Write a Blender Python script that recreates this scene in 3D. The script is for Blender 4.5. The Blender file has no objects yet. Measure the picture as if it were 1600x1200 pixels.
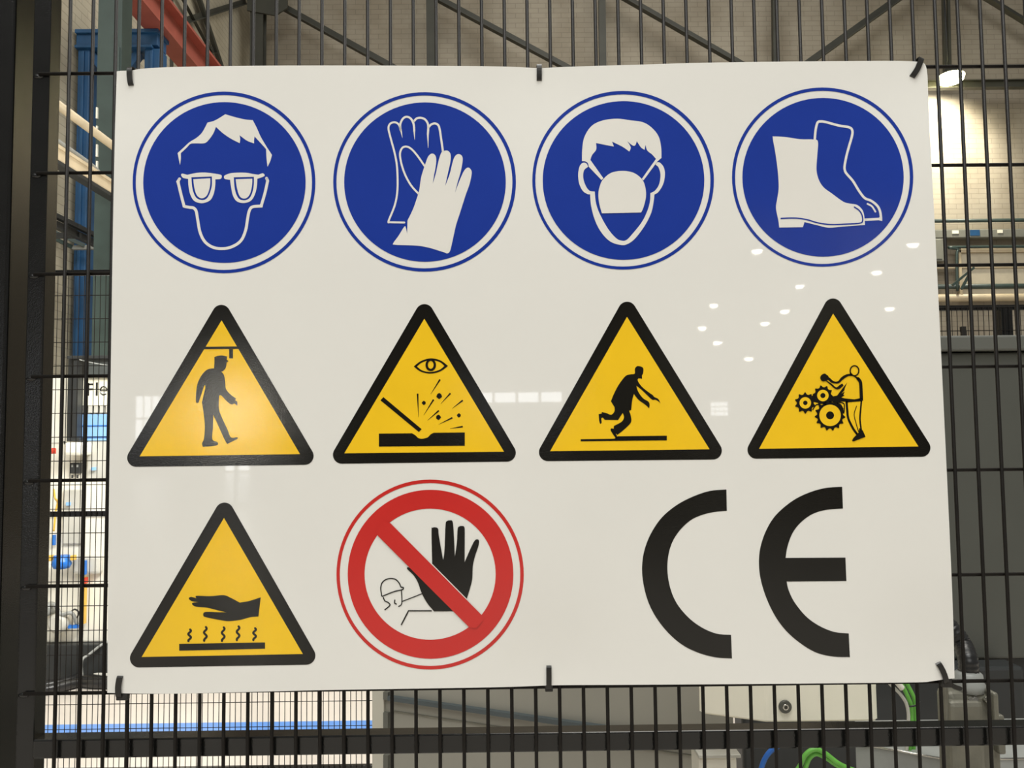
import bpy, bmesh, math, random
from mathutils import Vector, Matrix
from mathutils.geometry import delaunay_2d_cdt
random.seed(7)
SC = bpy.context.scene
COL = SC.collection

# ------------------------------------------------------------------ camera
FPX = 1340.0
RM = ((0.99991357, 0.01118011, -0.00691775),
      (-0.01071771, 0.99791729, 0.06360978),
      (0.0076145, -0.06353014, 0.99795087))          # rows: right, down, forward in (x, down, depth)
CX, CY, CD = 0.41529841, 0.35540591, 0.80501986       # camera in fence-grid coordinates
CAMZ = 1.45
CAM = Vector((0.0, -CD, CAMZ))
def _w(r): return Vector((r[0], r[2], -r[1]))
RIGHT, DOWN, FWD = (_w(r) for r in RM)
cd = bpy.data.cameras.new('camera'); cam = bpy.data.objects.new('camera', cd); COL.objects.link(cam)
cd.sensor_width = 36; cd.lens = FPX * 36 / 1600; cd.clip_start = 0.02; cd.clip_end = 200
m3 = Matrix((RIGHT, -DOWN, -FWD)).transposed()
cam.matrix_world = Matrix.Translation(CAM) @ m3.to_4x4()
SC.camera = cam

def ray(px, py): return RIGHT * ((px - 800) / FPX) + DOWN * ((py - 600) / FPX) + FWD
def at(px, py, Y):
    d = ray(px, py); return CAM + d * ((Y - CAM.y) / d.y)
def atX(px, py, X):
    d = ray(px, py); return CAM + d * ((X - CAM.x) / d.x)
def atZ(px, py, Z=0.0):
    d = ray(px, py); return CAM + d * ((Z - CAM.z) / d.z)

# ------------------------------------------------------------------ world, large lights, exposure
SC.view_settings.view_transform = 'Standard'; SC.view_settings.look = 'None'
SC.view_settings.exposure = 0.0; SC.view_settings.gamma = 1.0
SC.view_settings.use_curve_mapping = False
W = bpy.data.worlds.new('world'); SC.world = W; W.use_nodes = True
W.node_tree.nodes['Background'].inputs[0].default_value = (1.0, 0.98, 0.93, 1)
W.node_tree.nodes['Background'].inputs[1].default_value = 0.20

def area(name, loc, target, sx, sy, power, col):
    l = bpy.data.lights.new(name, 'AREA'); l.shape = 'RECTANGLE'; l.size = sx; l.size_y = sy
    l.energy = power; l.color = col
    o = bpy.data.objects.new(name, l); COL.objects.link(o); o.location = loc
    o.rotation_euler = (Vector(target) - Vector(loc)).to_track_quat('-Z', 'Y').to_euler()
    return o
area('key_light_front', (-2.0, -6.5, 9.0), (0, 0, 1.5), 9, 4, 590, (0.985, 1, 0.965))  # added unseen area light overhead, main light on the sign
area('fill_light_mid', (0.5, -2.2, 9.0), (0.5, -1.0, 0), 5, 2.5, 520, (1, 0.995, 0.955))  # added overhead to brighten the boxes behind the sign
area('roof_light_cell', (2.2, 5.0, 9.0), (1.2, 5.0, 0), 6, 4, 420, (1, 0.96, 0.88))
area('cell_fill_light', (-1.0, 3.3, 2.5), (-2.6, 4.6, 0.7), 1.2, 0.25, 75, (1, 0.97, 0.91))  # added out of view behind the sign to brighten the left cell

# ------------------------------------------------------------------ materials
def lin(c):
    return tuple((v / 255 / 12.92) if v / 255 <= 0.04045 else ((v / 255 + 0.055) / 1.055) ** 2.4 for v in c)
MATS = {}
def mat(name, rgb, rough=0.5, metal=0.0, var=0.08, scale=12.0, bump=0.0, bscale=200.0, coat=0.0, emit=0.0, spec=0.5):
    if name in MATS: return MATS[name]
    m = bpy.data.materials.new(name); m.use_nodes = True
    nt = m.node_tree; b = nt.nodes['Principled BSDF']
    c = lin(rgb)
    tc = nt.nodes.new('ShaderNodeTexCoord')
    n = nt.nodes.new('ShaderNodeTexNoise'); n.inputs['Scale'].default_value = scale; n.inputs['Detail'].default_value = 4
    nt.links.new(tc.outputs['Object'], n.inputs['Vector'])
    r = nt.nodes.new('ShaderNodeValToRGB')
    r.color_ramp.elements[0].position = 0.3; r.color_ramp.elements[1].position = 0.7
    r.color_ramp.elements[0].color = tuple(v * (1 - var) for v in c) + (1,)
    r.color_ramp.elements[1].color = tuple(min(1, v * (1 + var)) for v in c) + (1,)
    nt.links.new(n.outputs['Fac'], r.inputs['Fac'])
    nt.links.new(r.outputs['Color'], b.inputs['Base Color'])
    b.inputs['Roughness'].default_value = rough; b.inputs['Metallic'].default_value = metal
    b.inputs['Coat Weight'].default_value = coat; b.inputs['Coat Roughness'].default_value = 0.05
    b.inputs['Specular IOR Level'].default_value = spec
    if bump:
        n2 = nt.nodes.new('ShaderNodeTexNoise'); n2.inputs['Scale'].default_value = bscale; n2.inputs['Detail'].default_value = 2
        nt.links.new(tc.outputs['Object'], n2.inputs['Vector'])
        bp = nt.nodes.new('ShaderNodeBump'); bp.inputs['Strength'].default_value = bump; bp.inputs['Distance'].default_value = 0.001
        nt.links.new(n2.outputs['Fac'], bp.inputs['Height']); nt.links.new(bp.outputs['Normal'], b.inputs['Normal'])
    if emit:
        b.inputs['Emission Color'].default_value = c + (1,); b.inputs['Emission Strength'].default_value = emit
    MATS[name] = m
    return m

def brick_mat(name, rgb, mortar, axis, dirt=0.25):
    m = bpy.data.materials.new(name); m.use_nodes = True
    nt = m.node_tree; b = nt.nodes['Principled BSDF']; L = nt.links
    tc = nt.nodes.new('ShaderNodeTexCoord'); sp = nt.nodes.new('ShaderNodeSeparateXYZ'); cb = nt.nodes.new('ShaderNodeCombineXYZ')
    L.new(tc.outputs['Object'], sp.inputs[0])
    L.new(sp.outputs['X' if axis == 'x' else 'Y'], cb.inputs[0]); L.new(sp.outputs['Z'], cb.inputs[1])
    br = nt.nodes.new('ShaderNodeTexBrick'); br.inputs['Scale'].default_value = 1.0
    br.inputs['Brick Width'].default_value = 0.225; br.inputs['Row Height'].default_value = 0.075
    br.inputs['Mortar Size'].default_value = 0.005; br.inputs['Mortar Smooth'].default_value = 0.4
    c = lin(rgb)
    br.inputs['Color1'].default_value = tuple(v * 1.0 for v in c) + (1,)
    br.inputs['Color2'].default_value = tuple(v * 0.94 for v in c) + (1,)
    br.inputs['Mortar'].default_value = lin(mortar) + (1,)
    L.new(cb.outputs[0], br.inputs['Vector'])
    n = nt.nodes.new('ShaderNodeTexNoise'); n.inputs['Scale'].default_value = 1.3; n.inputs['Detail'].default_value = 6
    L.new(tc.outputs['Object'], n.inputs['Vector'])
    r = nt.nodes.new('ShaderNodeValToRGB'); r.color_ramp.elements[0].position = 0.35; r.color_ramp.elements[1].position = 0.62
    g = 1 - dirt
    r.color_ramp.elements[0].color = (g, g * 0.97, g * 0.92, 1); r.color_ramp.elements[1].color = (1, 1, 1, 1)
    L.new(n.outputs['Fac'], r.inputs[0])
    mx = nt.nodes.new('ShaderNodeMix'); mx.data_type = 'RGBA'; mx.blend_type = 'MULTIPLY'; mx.inputs[0].default_value = 1
    L.new(br.outputs['Color'], mx.inputs[6]); L.new(r.outputs[0], mx.inputs[7]); L.new(mx.outputs[2], b.inputs['Base Color'])
    bp = nt.nodes.new('ShaderNodeBump'); bp.inputs['Strength'].default_value = 0.3; bp.inputs['Distance'].default_value = 0.005; bp.invert = True
    L.new(br.outputs['Fac'], bp.inputs['Height']); L.new(bp.outputs['Normal'], b.inputs['Normal'])
    b.inputs['Roughness'].default_value = 0.75
    return m

WHITE = mat('sign_white', (226, 224, 218), 0.02, var=0.012, scale=6)
BLUE = mat('print_blue', (24, 53, 146), 0.12, var=0.03, scale=20, bump=0.05, bscale=700)
YEL = mat('print_yellow', (240, 194, 36), 0.12, var=0.03, scale=20, bump=0.05, bscale=700)
RED = mat('print_red', (196, 44, 40), 0.12, var=0.03, scale=20, bump=0.05, bscale=700)
BLK = mat('print_black', (20, 19, 16), 0.13, var=0.08, scale=30, bump=0.06, bscale=700)
PWH = mat('print_white', (224, 221, 214), 0.12, var=0.015, scale=10)
CHAR = mat('fence_paint', (20, 20, 19), 0.14, var=0.15, scale=30, bump=0.15, bscale=900)
CHAR2 = mat('wire_paint', (24, 21, 18), 0.5, var=0.2, scale=60, bump=0.2, bscale=900, spec=0.2)
NYLON = mat('nylon_black', (28, 26, 23), 0.38, var=0.1, scale=60)
STEEL = mat('truss_steel', (62, 62, 54), 0.6, var=0.2, scale=3)
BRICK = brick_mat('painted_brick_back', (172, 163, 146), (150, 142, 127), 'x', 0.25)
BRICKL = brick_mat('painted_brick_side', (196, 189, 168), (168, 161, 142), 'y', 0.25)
FLOOR = mat('floor_epoxy', (204, 196, 186), 0.3, var=0.06, scale=2.5)
BLUELINE = mat('floor_blue', (92, 138, 205), 0.35, var=0.1, scale=8)
BLUESTEEL = mat('blue_steel', (34, 80, 122), 0.5, var=0.2, scale=5)
TEAL = mat('teal_steel', (54, 68, 64), 0.4, var=0.2, scale=5)
REDST = mat('red_steel', (160, 84, 70), 0.55, var=0.12, scale=5)
CREAMP = mat('cream_pipe', (196, 180, 150), 0.4, var=0.1, scale=8)
DARK = mat('dark_steel', (42, 44, 44), 0.5, var=0.2, scale=8)
GREYCAB = mat('cabinet_grey', (76, 77, 71), 0.45, var=0.05, scale=6)
BEIGE = mat('panel_beige', (146, 143, 132), 0.45, var=0.05, scale=3)
EDGE = mat('panel_edge', (186, 182, 168), 0.45, var=0.05, scale=3)
CREAM = mat('box_cream', (246, 242, 224), 0.4, var=0.04, scale=8)
LGREY = mat('light_grey', (150, 152, 148), 0.4, var=0.1, scale=30)
HOOD = mat('die_cast', (120, 118, 106), 0.45, 0.3, var=0.15, scale=40, bump=0.3, bscale=500)
GREEN = mat('cable_green', (112, 188, 78), 0.4, var=0.12, scale=60)
BLUEC = mat('cable_blue', (44, 104, 188), 0.4, var=0.12, scale=60)
RUBBER = mat('cable_black', (34, 34, 34), 0.32, var=0.2, scale=40)
MWHITE = mat('machine_white', (236, 232, 218), 0.4, var=0.06, scale=5)
MGREY = mat('machine_grey', (196, 194, 184), 0.4, var=0.1, scale=9)
VBLUE = mat('valve_blue', (36, 112, 200), 0.35, var=0.15, scale=20)
SKYB = mat('pale_blue', (140, 188, 240), 0.5, var=0.08, scale=5)
YELF = mat('fitting_yellow', (226, 180, 70), 0.4, var=0.1, scale=20)
REDC = mat('cap_red', (206, 62, 40), 0.4, var=0.1, scale=20)
METAL = mat('bright_metal', (200, 198, 190), 0.25, 1.0, var=0.1, scale=30)
GLOW = mat('lamp_glow', (255, 244, 178), 0.5, emit=40.0, var=0)
DAY = mat('daylight_glass', (246, 250, 255), 0.3, emit=6.5, var=0)
TUBE = mat('far_lamp_glow', (255, 250, 232), 0.5, emit=45.0, var=0)

# ------------------------------------------------------------------ object helpers
def wloc(o):
    v = Vector((0, 0, 0))
    while o is not None: v += Vector(o.location); o = o.parent
    return v
def tag(o, label=None, cat=None, group=None, kind=None):
    if label: o['label'] = label
    if cat: o['category'] = cat
    if group: o['group'] = group
    if kind: o['kind'] = kind
    return o
def empty(name, loc, label=None, cat=None, group=None):
    o = bpy.data.objects.new(name, None); COL.objects.link(o); o.location = loc; o.empty_display_size = 0.05
    return tag(o, label, cat, group)
def link(name, me, loc, parent):
    o = bpy.data.objects.new(name, me); COL.objects.link(o)
    if parent is not None: o.parent = parent; o.location = Vector(loc) - wloc(parent)
    else: o.location = loc
    return o
def obj(name, verts, faces, m, parent=None, smooth=False):
    c = Vector((0, 0, 0))
    for v in verts: c += Vector(v)
    c /= len(verts)
    me = bpy.data.meshes.new(name); me.from_pydata([tuple(Vector(v) - c) for v in verts], [], faces); me.update()
    me.materials.append(m)
    if smooth: me.shade_smooth()
    return link(name, me, c, parent)
def obj_bm(name, bm, m, parent=None, smooth=False):
    c = Vector((0, 0, 0))
    for v in bm.verts: c += v.co
    c /= len(bm.verts)
    for v in bm.verts: v.co -= c
    me = bpy.data.meshes.new(name); bm.to_mesh(me); bm.free(); me.materials.append(m)
    if smooth:
        me.shade_smooth()
    return link(name, me, c, parent)
def bm_box(bm, x0, x1, y0, y1, z0, z1):
    vs = [bm.verts.new((x, y, z)) for z in (z0, z1) for y in (y0, y1) for x in (x0, x1)]
    for f in ((0, 2, 3, 1), (4, 5, 7, 6), (0, 1, 5, 4), (2, 6, 7, 3), (0, 4, 6, 2), (1, 3, 7, 5)):
        bm.faces.new([vs[i] for i in f])
    return vs
def box(name, x0, x1, y0, y1, z0, z1, m, parent=None, bev=0.0, seg=2):
    bm = bmesh.new(); bm_box(bm, min(x0, x1), max(x0, x1), min(y0, y1), max(y0, y1), min(z0, z1), max(z0, z1))
    if bev: bmesh.ops.bevel(bm, geom=bm.edges[:], offset=bev, segments=seg, affect='EDGES', profile=0.5)
    return obj_bm(name, bm, m, parent)
def pbox(name, px0, py0, px1, py1, Y, depth, m, parent=None, bev=0.0):
    """box whose front face stands at depth Y and spans the seen rectangle"""
    a = at(px0, (py0 + py1) / 2, Y); b = at(px1, (py0 + py1) / 2, Y)
    c = at((px0 + px1) / 2, py0, Y); d = at((px0 + px1) / 2, py1, Y)
    return box(name, a.x, b.x, Y, Y + depth, d.z, c.z, m, parent, bev)
def frame_of(t):
    t = t.normalized(); up = Vector((0, 0, 1)) if abs(t.z) < 0.95 else Vector((0, 1, 0))
    s = t.cross(up).normalized(); return s, s.cross(t).normalized()
def bm_tube(bm, pts, r, n=10, caps=True):
    rings = []; s0 = None
    for i, p in enumerate(pts):
        t = pts[min(i + 1, len(pts) - 1)] - pts[max(i - 1, 0)]
        if s0 is None: s, u = frame_of(t)
        else:
            tn = t.normalized(); s = (s0 - tn * s0.dot(tn)).normalized(); u = s.cross(tn)
        s0 = s
        rr = r[i] if isinstance(r, (list, tuple)) else r
        rings.append([bm.verts.new(p + (s * math.cos(a) + u * math.sin(a)) * rr) for a in (2 * math.pi * k / n for k in range(n))])
    for a, b in zip(rings, rings[1:]):
        for k in range(n): bm.faces.new((a[k], a[(k + 1) % n], b[(k + 1) % n], b[k]))
    if caps: bm.faces.new(rings[0][::-1]); bm.faces.new(rings[-1])
def crv(pts, n=6):
    """Catmull-Rom through 3-D points"""
    P = [pts[0]] + list(pts) + [pts[-1]]; out = []
    for i in range(1, len(P) - 2):
        a, b, c, d = P[i - 1], P[i], P[i + 1], P[i + 2]
        for k in range(n):
            t = k / n
            out.append(0.5 * ((2 * b) + (c - a) * t + (2 * a - 5 * b + 4 * c - d) * t * t + (3 * b - a - 3 * c + d) * t ** 3))
    out.append(P[-2]); return out
def tube(name, pts, r, m, parent=None, n=10, smooth_path=True):
    bm = bmesh.new(); p = [Vector(q) for q in pts]
    bm_tube(bm, crv(p) if smooth_path and len(p) > 2 else p, r, n)
    bmesh.ops.recalc_face_normals(bm, faces=bm.faces)
    return obj_bm(name, bm, m, parent, True)
def beam(name, p, q, w, h, m, parent=None, profile='box'):
    """straight steel member from p to q; w across, h along its own up"""
    p, q = Vector(p), Vector(q); s, u = frame_of(q - p)
    if profile == 'box': sec = [(-w / 2, -h / 2), (w / 2, -h / 2), (w / 2, h / 2), (-w / 2, h / 2)]
    elif profile == 'L':
        t = min(w, h) * 0.16
        sec = [(-w / 2, -h / 2), (w / 2, -h / 2), (w / 2, -h / 2 + t), (-w / 2 + t, -h / 2 + t), (-w / 2 + t, h / 2), (-w / 2, h / 2)]
    else:
        tf, tw = h * 0.09, w * 0.1
        sec = [(-w / 2, -h / 2), (w / 2, -h / 2), (w / 2, -h / 2 + tf), (tw / 2, -h / 2 + tf), (tw / 2, h / 2 - tf), (w / 2, h / 2 - tf),
               (w / 2, h / 2), (-w / 2, h / 2), (-w / 2, h / 2 - tf), (-tw / 2, h / 2 - tf), (-tw / 2, -h / 2 + tf), (-w / 2, -h / 2 + tf)]
    n = len(sec); vs = [e + s * a + u * b for e in (p, q) for a, b in sec]
    fs = [(k, (k + 1) % n, n + (k + 1) % n, n + k) for k in range(n)] + [tuple(range(n))[::-1], tuple(range(n, 2 * n))]
    return obj(name, vs, fs, m, parent)
def lathe(name, p, axis, prof, m, parent=None, n=24):
    """prof: list of (along axis, radius)"""
    p = Vector(p); ax = Vector(axis).normalized(); s, u = frame_of(ax); vs = []; fs = []
    for a, r in prof:
        for k in range(n):
            t = 2 * math.pi * k / n; vs.append(p + ax * a + (s * math.cos(t) + u * math.sin(t)) * max(r, 1e-5))
    for i in range(len(prof) - 1):
        for k in range(n): fs.append((i * n + k, i * n + (k + 1) % n, (i + 1) * n + (k + 1) % n, (i + 1) * n + k))
    fs.append(tuple(range(n))); fs.append(tuple(range((len(prof) - 1) * n, len(prof) * n))[::-1])
    bm = bmesh.new(); bv = [bm.verts.new(v) for v in vs]
    for f in fs: bm.faces.new([bv[i] for i in f])
    bmesh.ops.recalc_face_normals(bm, faces=bm.faces)
    o = obj_bm(name, bm, m, parent)
    for pl in o.data.polygons: pl.use_smooth = len(pl.vertices) == 4
    return o

# ------------------------------------------------------------------ the hall
YB = 11.5
XL = at(390, 100, YB).x
fl = tag(box('floor', -24, 24, -40, YB + 0.2, -0.1, 0.0, FLOOR), kind='structure')
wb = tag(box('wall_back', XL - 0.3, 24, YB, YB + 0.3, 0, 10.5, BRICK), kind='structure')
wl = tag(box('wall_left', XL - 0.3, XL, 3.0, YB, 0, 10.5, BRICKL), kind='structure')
y1, y2 = atZ(300, 1130).y, atZ(300, 1146).y
box('painted_line', -3.6, 0.6, y2, y1, 0.0005, 0.002, BLUELINE, fl)
wf = tag(box('wall_front', -24, 24, -40.3, -40, 0, 10.5, BRICK), kind='structure')

def mirror(px, py):
    """direction in which a glance at the flat sign is reflected into the hall behind the camera"""
    h = at(px, py, -0.01); d = h - CAM; return h, Vector((d.x, -d.y, d.z))
def hall_window(n, px0, py0, px1, py1, cols, rows):
    pts = []
    for px, py in ((px0, py0), (px1, py1)):
        h, d = mirror(px, py); pts.append(h + d * ((-39.98 - h.y) / d.y))
    x0, x1 = sorted((pts[0].x, pts[1].x)); z0, z1 = sorted((max(0.02, pts[0].z), max(0.02, pts[1].z)))
    w = empty('window_%d' % n, ((x0 + x1) / 2, -39.98, z0)); w['kind'] = 'structure'
    for i in range(cols):
        for j in range(rows):
            a, b = x0 + (x1 - x0) * i / cols, x0 + (x1 - x0) * (i + 1) / cols
            c, d = z0 + (z1 - z0) * j / rows, z0 + (z1 - z0) * (j + 1) / rows
            g = 0.12 * min(b - a, d - c)
            box('pane', a + g, b - g, -39.98, -39.95, c + g, d - g, DAY, w)
hall_window(1, 212, 618, 262, 690, 4, 2)
hall_window(2, 352, 560, 392, 745, 2, 6)
hall_window(3, 735, 612, 880, 630, 4, 1)
hall_window(4, 1110, 628, 1138, 650, 4, 3)
hall_window(5, 40, 600, 110, 690, 4, 2)

# lamps hanging in the hall behind the camera (seen mirrored in the sign)
spots = [(1183, 392), (1427, 379), (1370, 425), (1250, 447), (1115, 477), (1226, 486), (1390, 482), (1195, 505), (1097, 512),
         (1340, 366), (1121, 535), (1170, 560)]
lab = 'round white ceiling lamp mirrored as a small bright dot in the glossy sign'
lm_me = None
for px, py in spots:
    h, d = mirror(px, py); t = min((8.2 - h.z) / d.z, 37.5 / abs(d.y)); p = h + d * t
    r = empty('ceiling_lamp', p, lab, 'lamp', 'ceiling lamps mirrored in the sign')
    if lm_me is None:
        shade = lathe('lamp_shade', p, (0, 0, 1), [(0.0, 0.22), (0.08, 0.20), (0.25, 0.08), (0.3, 0.07)], DARK, r, 14)
        glow = lathe('lamp_glass', p, (0, 0, 1), [(-0.10, 0.05), (-0.08, 0.13), (-0.002, 0.18)], TUBE, r, 14)
        rod = tube('rod', [p + Vector((0, 0, 0.3)), p + Vector((0, 0, 2.2))], 0.012, DARK, r, 6)
        lm_me = [(shade, shade.location.copy()), (glow, glow.location.copy()), (rod, rod.location.copy())]
    else:
        for o0, l0 in lm_me:
            c = o0.copy(); COL.objects.link(c); c.parent = r; c.location = l0

h, d = mirror(366, 646); p = h + d * (19.0 / abs(d.y))  # invented lamp and stand, added only for the mirrored glow
wk = empty('added_glow_lamp', (p.x, p.y, 0), 'added bright lamp on a stand, placed to mirror as a glow in the low beam triangle', 'lamp')
lathe('lamp_housing', p, d, [(-0.01, 0.36), (0.1, 0.32), (0.22, 0.15), (0.25, 0.12)], DARK, wk, 20)
lathe('lamp_glass', p, d, [(-0.04, 0.05), (-0.03, 0.28), (-0.012, 0.34)], mat('added_lamp_emit', (255, 248, 230), 0.5, emit=48.0, var=0), wk, 20)
tube('stand', [(p.x, p.y - 0.12, 0.02), (p.x, p.y - 0.12, p.z - 0.4)], 0.03, DARK, wk, 8)
lathe('foot', (p.x, p.y - 0.12, 0), (0, 0, 1), [(0, 0.35), (0.03, 0.33), (0.04, 0.05)], DARK, wk, 16)

# ------------------------------------------------------------------ mesh fence in front
DX, DY = 0.022, 0.09741273
X0 = -CX; Z0 = CAMZ + CY                 # wire 0 / horizontal wire 0
RW = 0.0017
fp = empty('mesh_fence', (0.1, 0, 0.12), 'charcoal welded wire mesh panel that carries the white safety sign', 'fence')
def rod_mesh(name, length, r, axis, n=10):
    bm = bmesh.new(); h = Vector((0, 0, length / 2)) if axis == 'z' else Vector((length / 2, 0, 0))
    bm_tube(bm, [-h, h], r, n); bmesh.ops.recalc_face_normals(bm, faces=bm.faces)
    me = bpy.data.meshes.new(name); bm.to_mesh(me); bm.free(); me.materials.append(CHAR2)
    for p in me.polygons: p.use_smooth = len(p.vertices) == 4
    return me
NW = 56
ZLO, ZHI = 0.13, 2.32
vme = rod_mesh('vertical_wire', ZHI - ZLO, RW, 'z')
for i in range(NW):
    link('vertical_wire', vme, (X0 + i * DX, 0, (ZLO + ZHI) / 2), fp)
xf1 = at(63, 600, 0.002).x                # inner front edge of the left frame tube
xf0 = at(35.5, 600, 0.002).x
XR = X0 + (NW - 1) * DX
hl = XR + 0.02 - (xf1 - 0.009)
hme = rod_mesh('horizontal_wire', hl, RW, 'x')
for j in range(-5, 18):
    link('horizontal_wire', hme, (xf1 - 0.009 + hl / 2, 0.0030, Z0 - j * DY), fp)
fy0, fy1 = 0.0047, 0.0255
box('frame_tube', xf0, xf1, fy0, fy1, ZLO - 0.01, ZHI + 0.02, CHAR, fp, 0.0014)
box('frame_tube', XR + 0.005, XR + 0.022, fy0, fy1, ZLO - 0.01, ZHI + 0.02, CHAR, fp, 0.0014)
zt, zb = at(800, 1146, fy0).z, at(800, 1176, fy0).z
box('mid_rail', xf1 - 0.0006, XR + 0.0056, fy0, fy1, zb, zt, CHAR, fp, 0.0014)
box('top_rail', xf1 - 0.0006, XR + 0.0056, fy0, fy1, ZHI - 0.004, ZHI + 0.014, CHAR, fp, 0.0014)
box('bottom_rail', xf1 - 0.0006, XR + 0.0056, fy0, fy1, ZLO - 0.006, ZLO + 0.012, CHAR, fp, 0.0014)
# weld beads where the horizontal wires meet the tube
bm = bmesh.new(); bmesh.ops.create_icosphere(bm, subdivisions=2, radius=1); wm = bpy.data.meshes.new('weld_bead')
for v in bm.verts: v.co = Vector((v.co.x * 0.0052, v.co.y * 0.0016, v.co.z * 0.0024))
bm.to_mesh(wm); bm.free(); wm.materials.append(CHAR); wm.shade_smooth()
for j in range(-5, 18): link('weld_bead', wm, (xf1 - 0.010, fy0 - 0.0002, Z0 - j * DY - 0.0018), fp)
# post
px_ = at(8, 600, 0.0).x
post = empty('fence_post', (px_ - 0.03, 0.03, 0), 'dark charcoal square fence post at the left edge, beside the mesh panel', 'post')
box('post_tube', px_ - 0.06, px_, 0.0, 0.06, 0.008, 2.45, CHAR, post, 0.003, 3)
box('foot_plate', px_ - 0.10, px_ + 0.008, -0.04, 0.10, 0, 0.008, CHAR, post, 0.001)
box('post_cap', px_ - 0.061, px_ + 0.001, -0.001, 0.061, 2.45, 2.462, NYLON, post, 0.003)
for z in (0.45, 1.05, 2.15):
    box('panel_bracket', px_ - 0.001, xf0, 0.012, 0.022, z, z + 0.03, CHAR, post, 0.001)

# ------------------------------------------------------------------ the sign
TIES = [(204, 118, 0.045), (842, 112, 0.05), (1433, 108, 0.05), (186, 1072, 0.045), (857, 1062, 0.05), (1470, 1052, 0.05)]
TP = [(at(a, b, -0.008), s) for a, b, s in TIES]
def surf(x, z):
    """depth of the gently bowed sheet: pulled back to the wires at the six ties"""
    g = 0.0
    for p, s in TP:
        g = max(g, math.exp(-((x - p.x) ** 2 + (z - p.z) ** 2) / (2 * s * s)))
    return -(0.0052 + 0.0055 * (1 - g))
def onsign(px, py, lift=0.0):
    y = -0.008
    for _ in range(5):
        p = at(px, py, y); y = surf(p.x, p.z) - lift
    return p
def inpoly(x, y, loops):
    c = False
    for L in loops:
        n = len(L); j = n - 1
        for i in range(n):
            xi, yi = L[i]; xj, yj = L[j]
            if (yi > y) != (yj > y) and x < (xj - xi) * (y - yi) / (yj - yi) + xi: c = not c
            j = i
    return c
def dens(L, step, closed=True):
    out = []
    n = len(L)
    for i in range(n if closed else n - 1):
        a, b = L[i], L[(i + 1) % n]; k = max(1, int(math.ceil(math.hypot(b[0] - a[0], b[1] - a[1]) / step)))
        for q in range(k): out.append((a[0] + (b[0] - a[0]) * q / k, a[1] + (b[1] - a[1]) * q / k))
    if not closed: out.append(L[-1])
    return out
def cr2(pts, closed):
    """Catmull-Rom in the plane; a point with a third value 1 is a sharp corner"""
    def seg(run):
        P = [run[0]] + run + [run[-1]]; out = []
        for i in range(1, len(P) - 2):
            a, b, c, d = P[i - 1], P[i], P[i + 1], P[i + 2]
            for k in range(5):
                t = k / 5
                out.append(tuple(0.5 * (2 * b[m] + (c[m] - a[m]) * t + (2 * a[m] - 5 * b[m] + 4 * c[m] - d[m]) * t * t
                                        + (3 * b[m] - a[m] - 3 * c[m] + d[m]) * t ** 3) for m in (0, 1)))
        return out
    pts = [tuple(p) for p in pts]
    if closed:
        cs = [i for i, p in enumerate(pts) if len(p) > 2]
        if not cs:
            n = len(pts); out = []
            for i in range(n):
                a, b, c, d = pts[i - 1], pts[i], pts[(i + 1) % n], pts[(i + 2) % n]
                for k in range(5):
                    t = k / 5
                    out.append(tuple(0.5 * (2 * b[m] + (c[m] - a[m]) * t + (2 * a[m] - 5 * b[m] + 4 * c[m] - d[m]) * t * t
                                            + (3 * b[m] - a[m] - 3 * c[m] + d[m]) * t ** 3) for m in (0, 1)))
            return out
        pts = pts[cs[0]:] + pts[:cs[0]] + [pts[cs[0]]]
    runs = [[pts[0]]]
    for p in pts[1:]:
        runs[-1].append(p)
        if len(p) > 2 and p is not pts[-1]: runs.append([p])
    out = []
    for r in runs:
        if len(r) > 1: out += seg(r)
    if not closed: out.append(pts[-1][:2])
    return out
def fill(name, loops, m, parent, lift):
    """loops in photo pixels (even-odd) laid on the bowed sheet"""
    W2 = []
    for L in loops:
        W2.append([(p.x, p.z) for p in (onsign(a, b, lift) for a, b in dens(L, 14))])
    vs, es = [], []
    for L in W2:
        o = len(vs); vs += [Vector(v) for v in L]; es += [(o + i, o + (i + 1) % len(L)) for i in range(len(L))]
    xs = [v.x for v in vs]; zs = [v.y for v in vs]; st = 0.011
    x = min(xs) + st / 2
    while x < max(xs):
        z = min(zs) + st / 2
        while z < max(zs):
            if inpoly(x, z, W2): vs.append(Vector((x, z)))
            z += st
        x += st
    r = delaunay_2d_cdt(vs, es, [], 0, 1e-7)
    V, F = r[0], r[2]; fs = []
    for f in F:
        cx = sum(V[i].x for i in f) / 3; cz = sum(V[i].y for i in f) / 3
        if inpoly(cx, cz, W2): fs.append(tuple(f))
    V3 = [Vector((v.x, surf(v.x, v.y) - lift, v.y)) for v in V]
    if fs:
        f = fs[0]; nrm = (V3[f[1]] - V3[f[0]]).cross(V3[f[2]] - V3[f[0]])
        if nrm.y > 0: fs = [g[::-1] for g in fs]
    return obj(name, V3, fs, m, parent, True)
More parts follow.
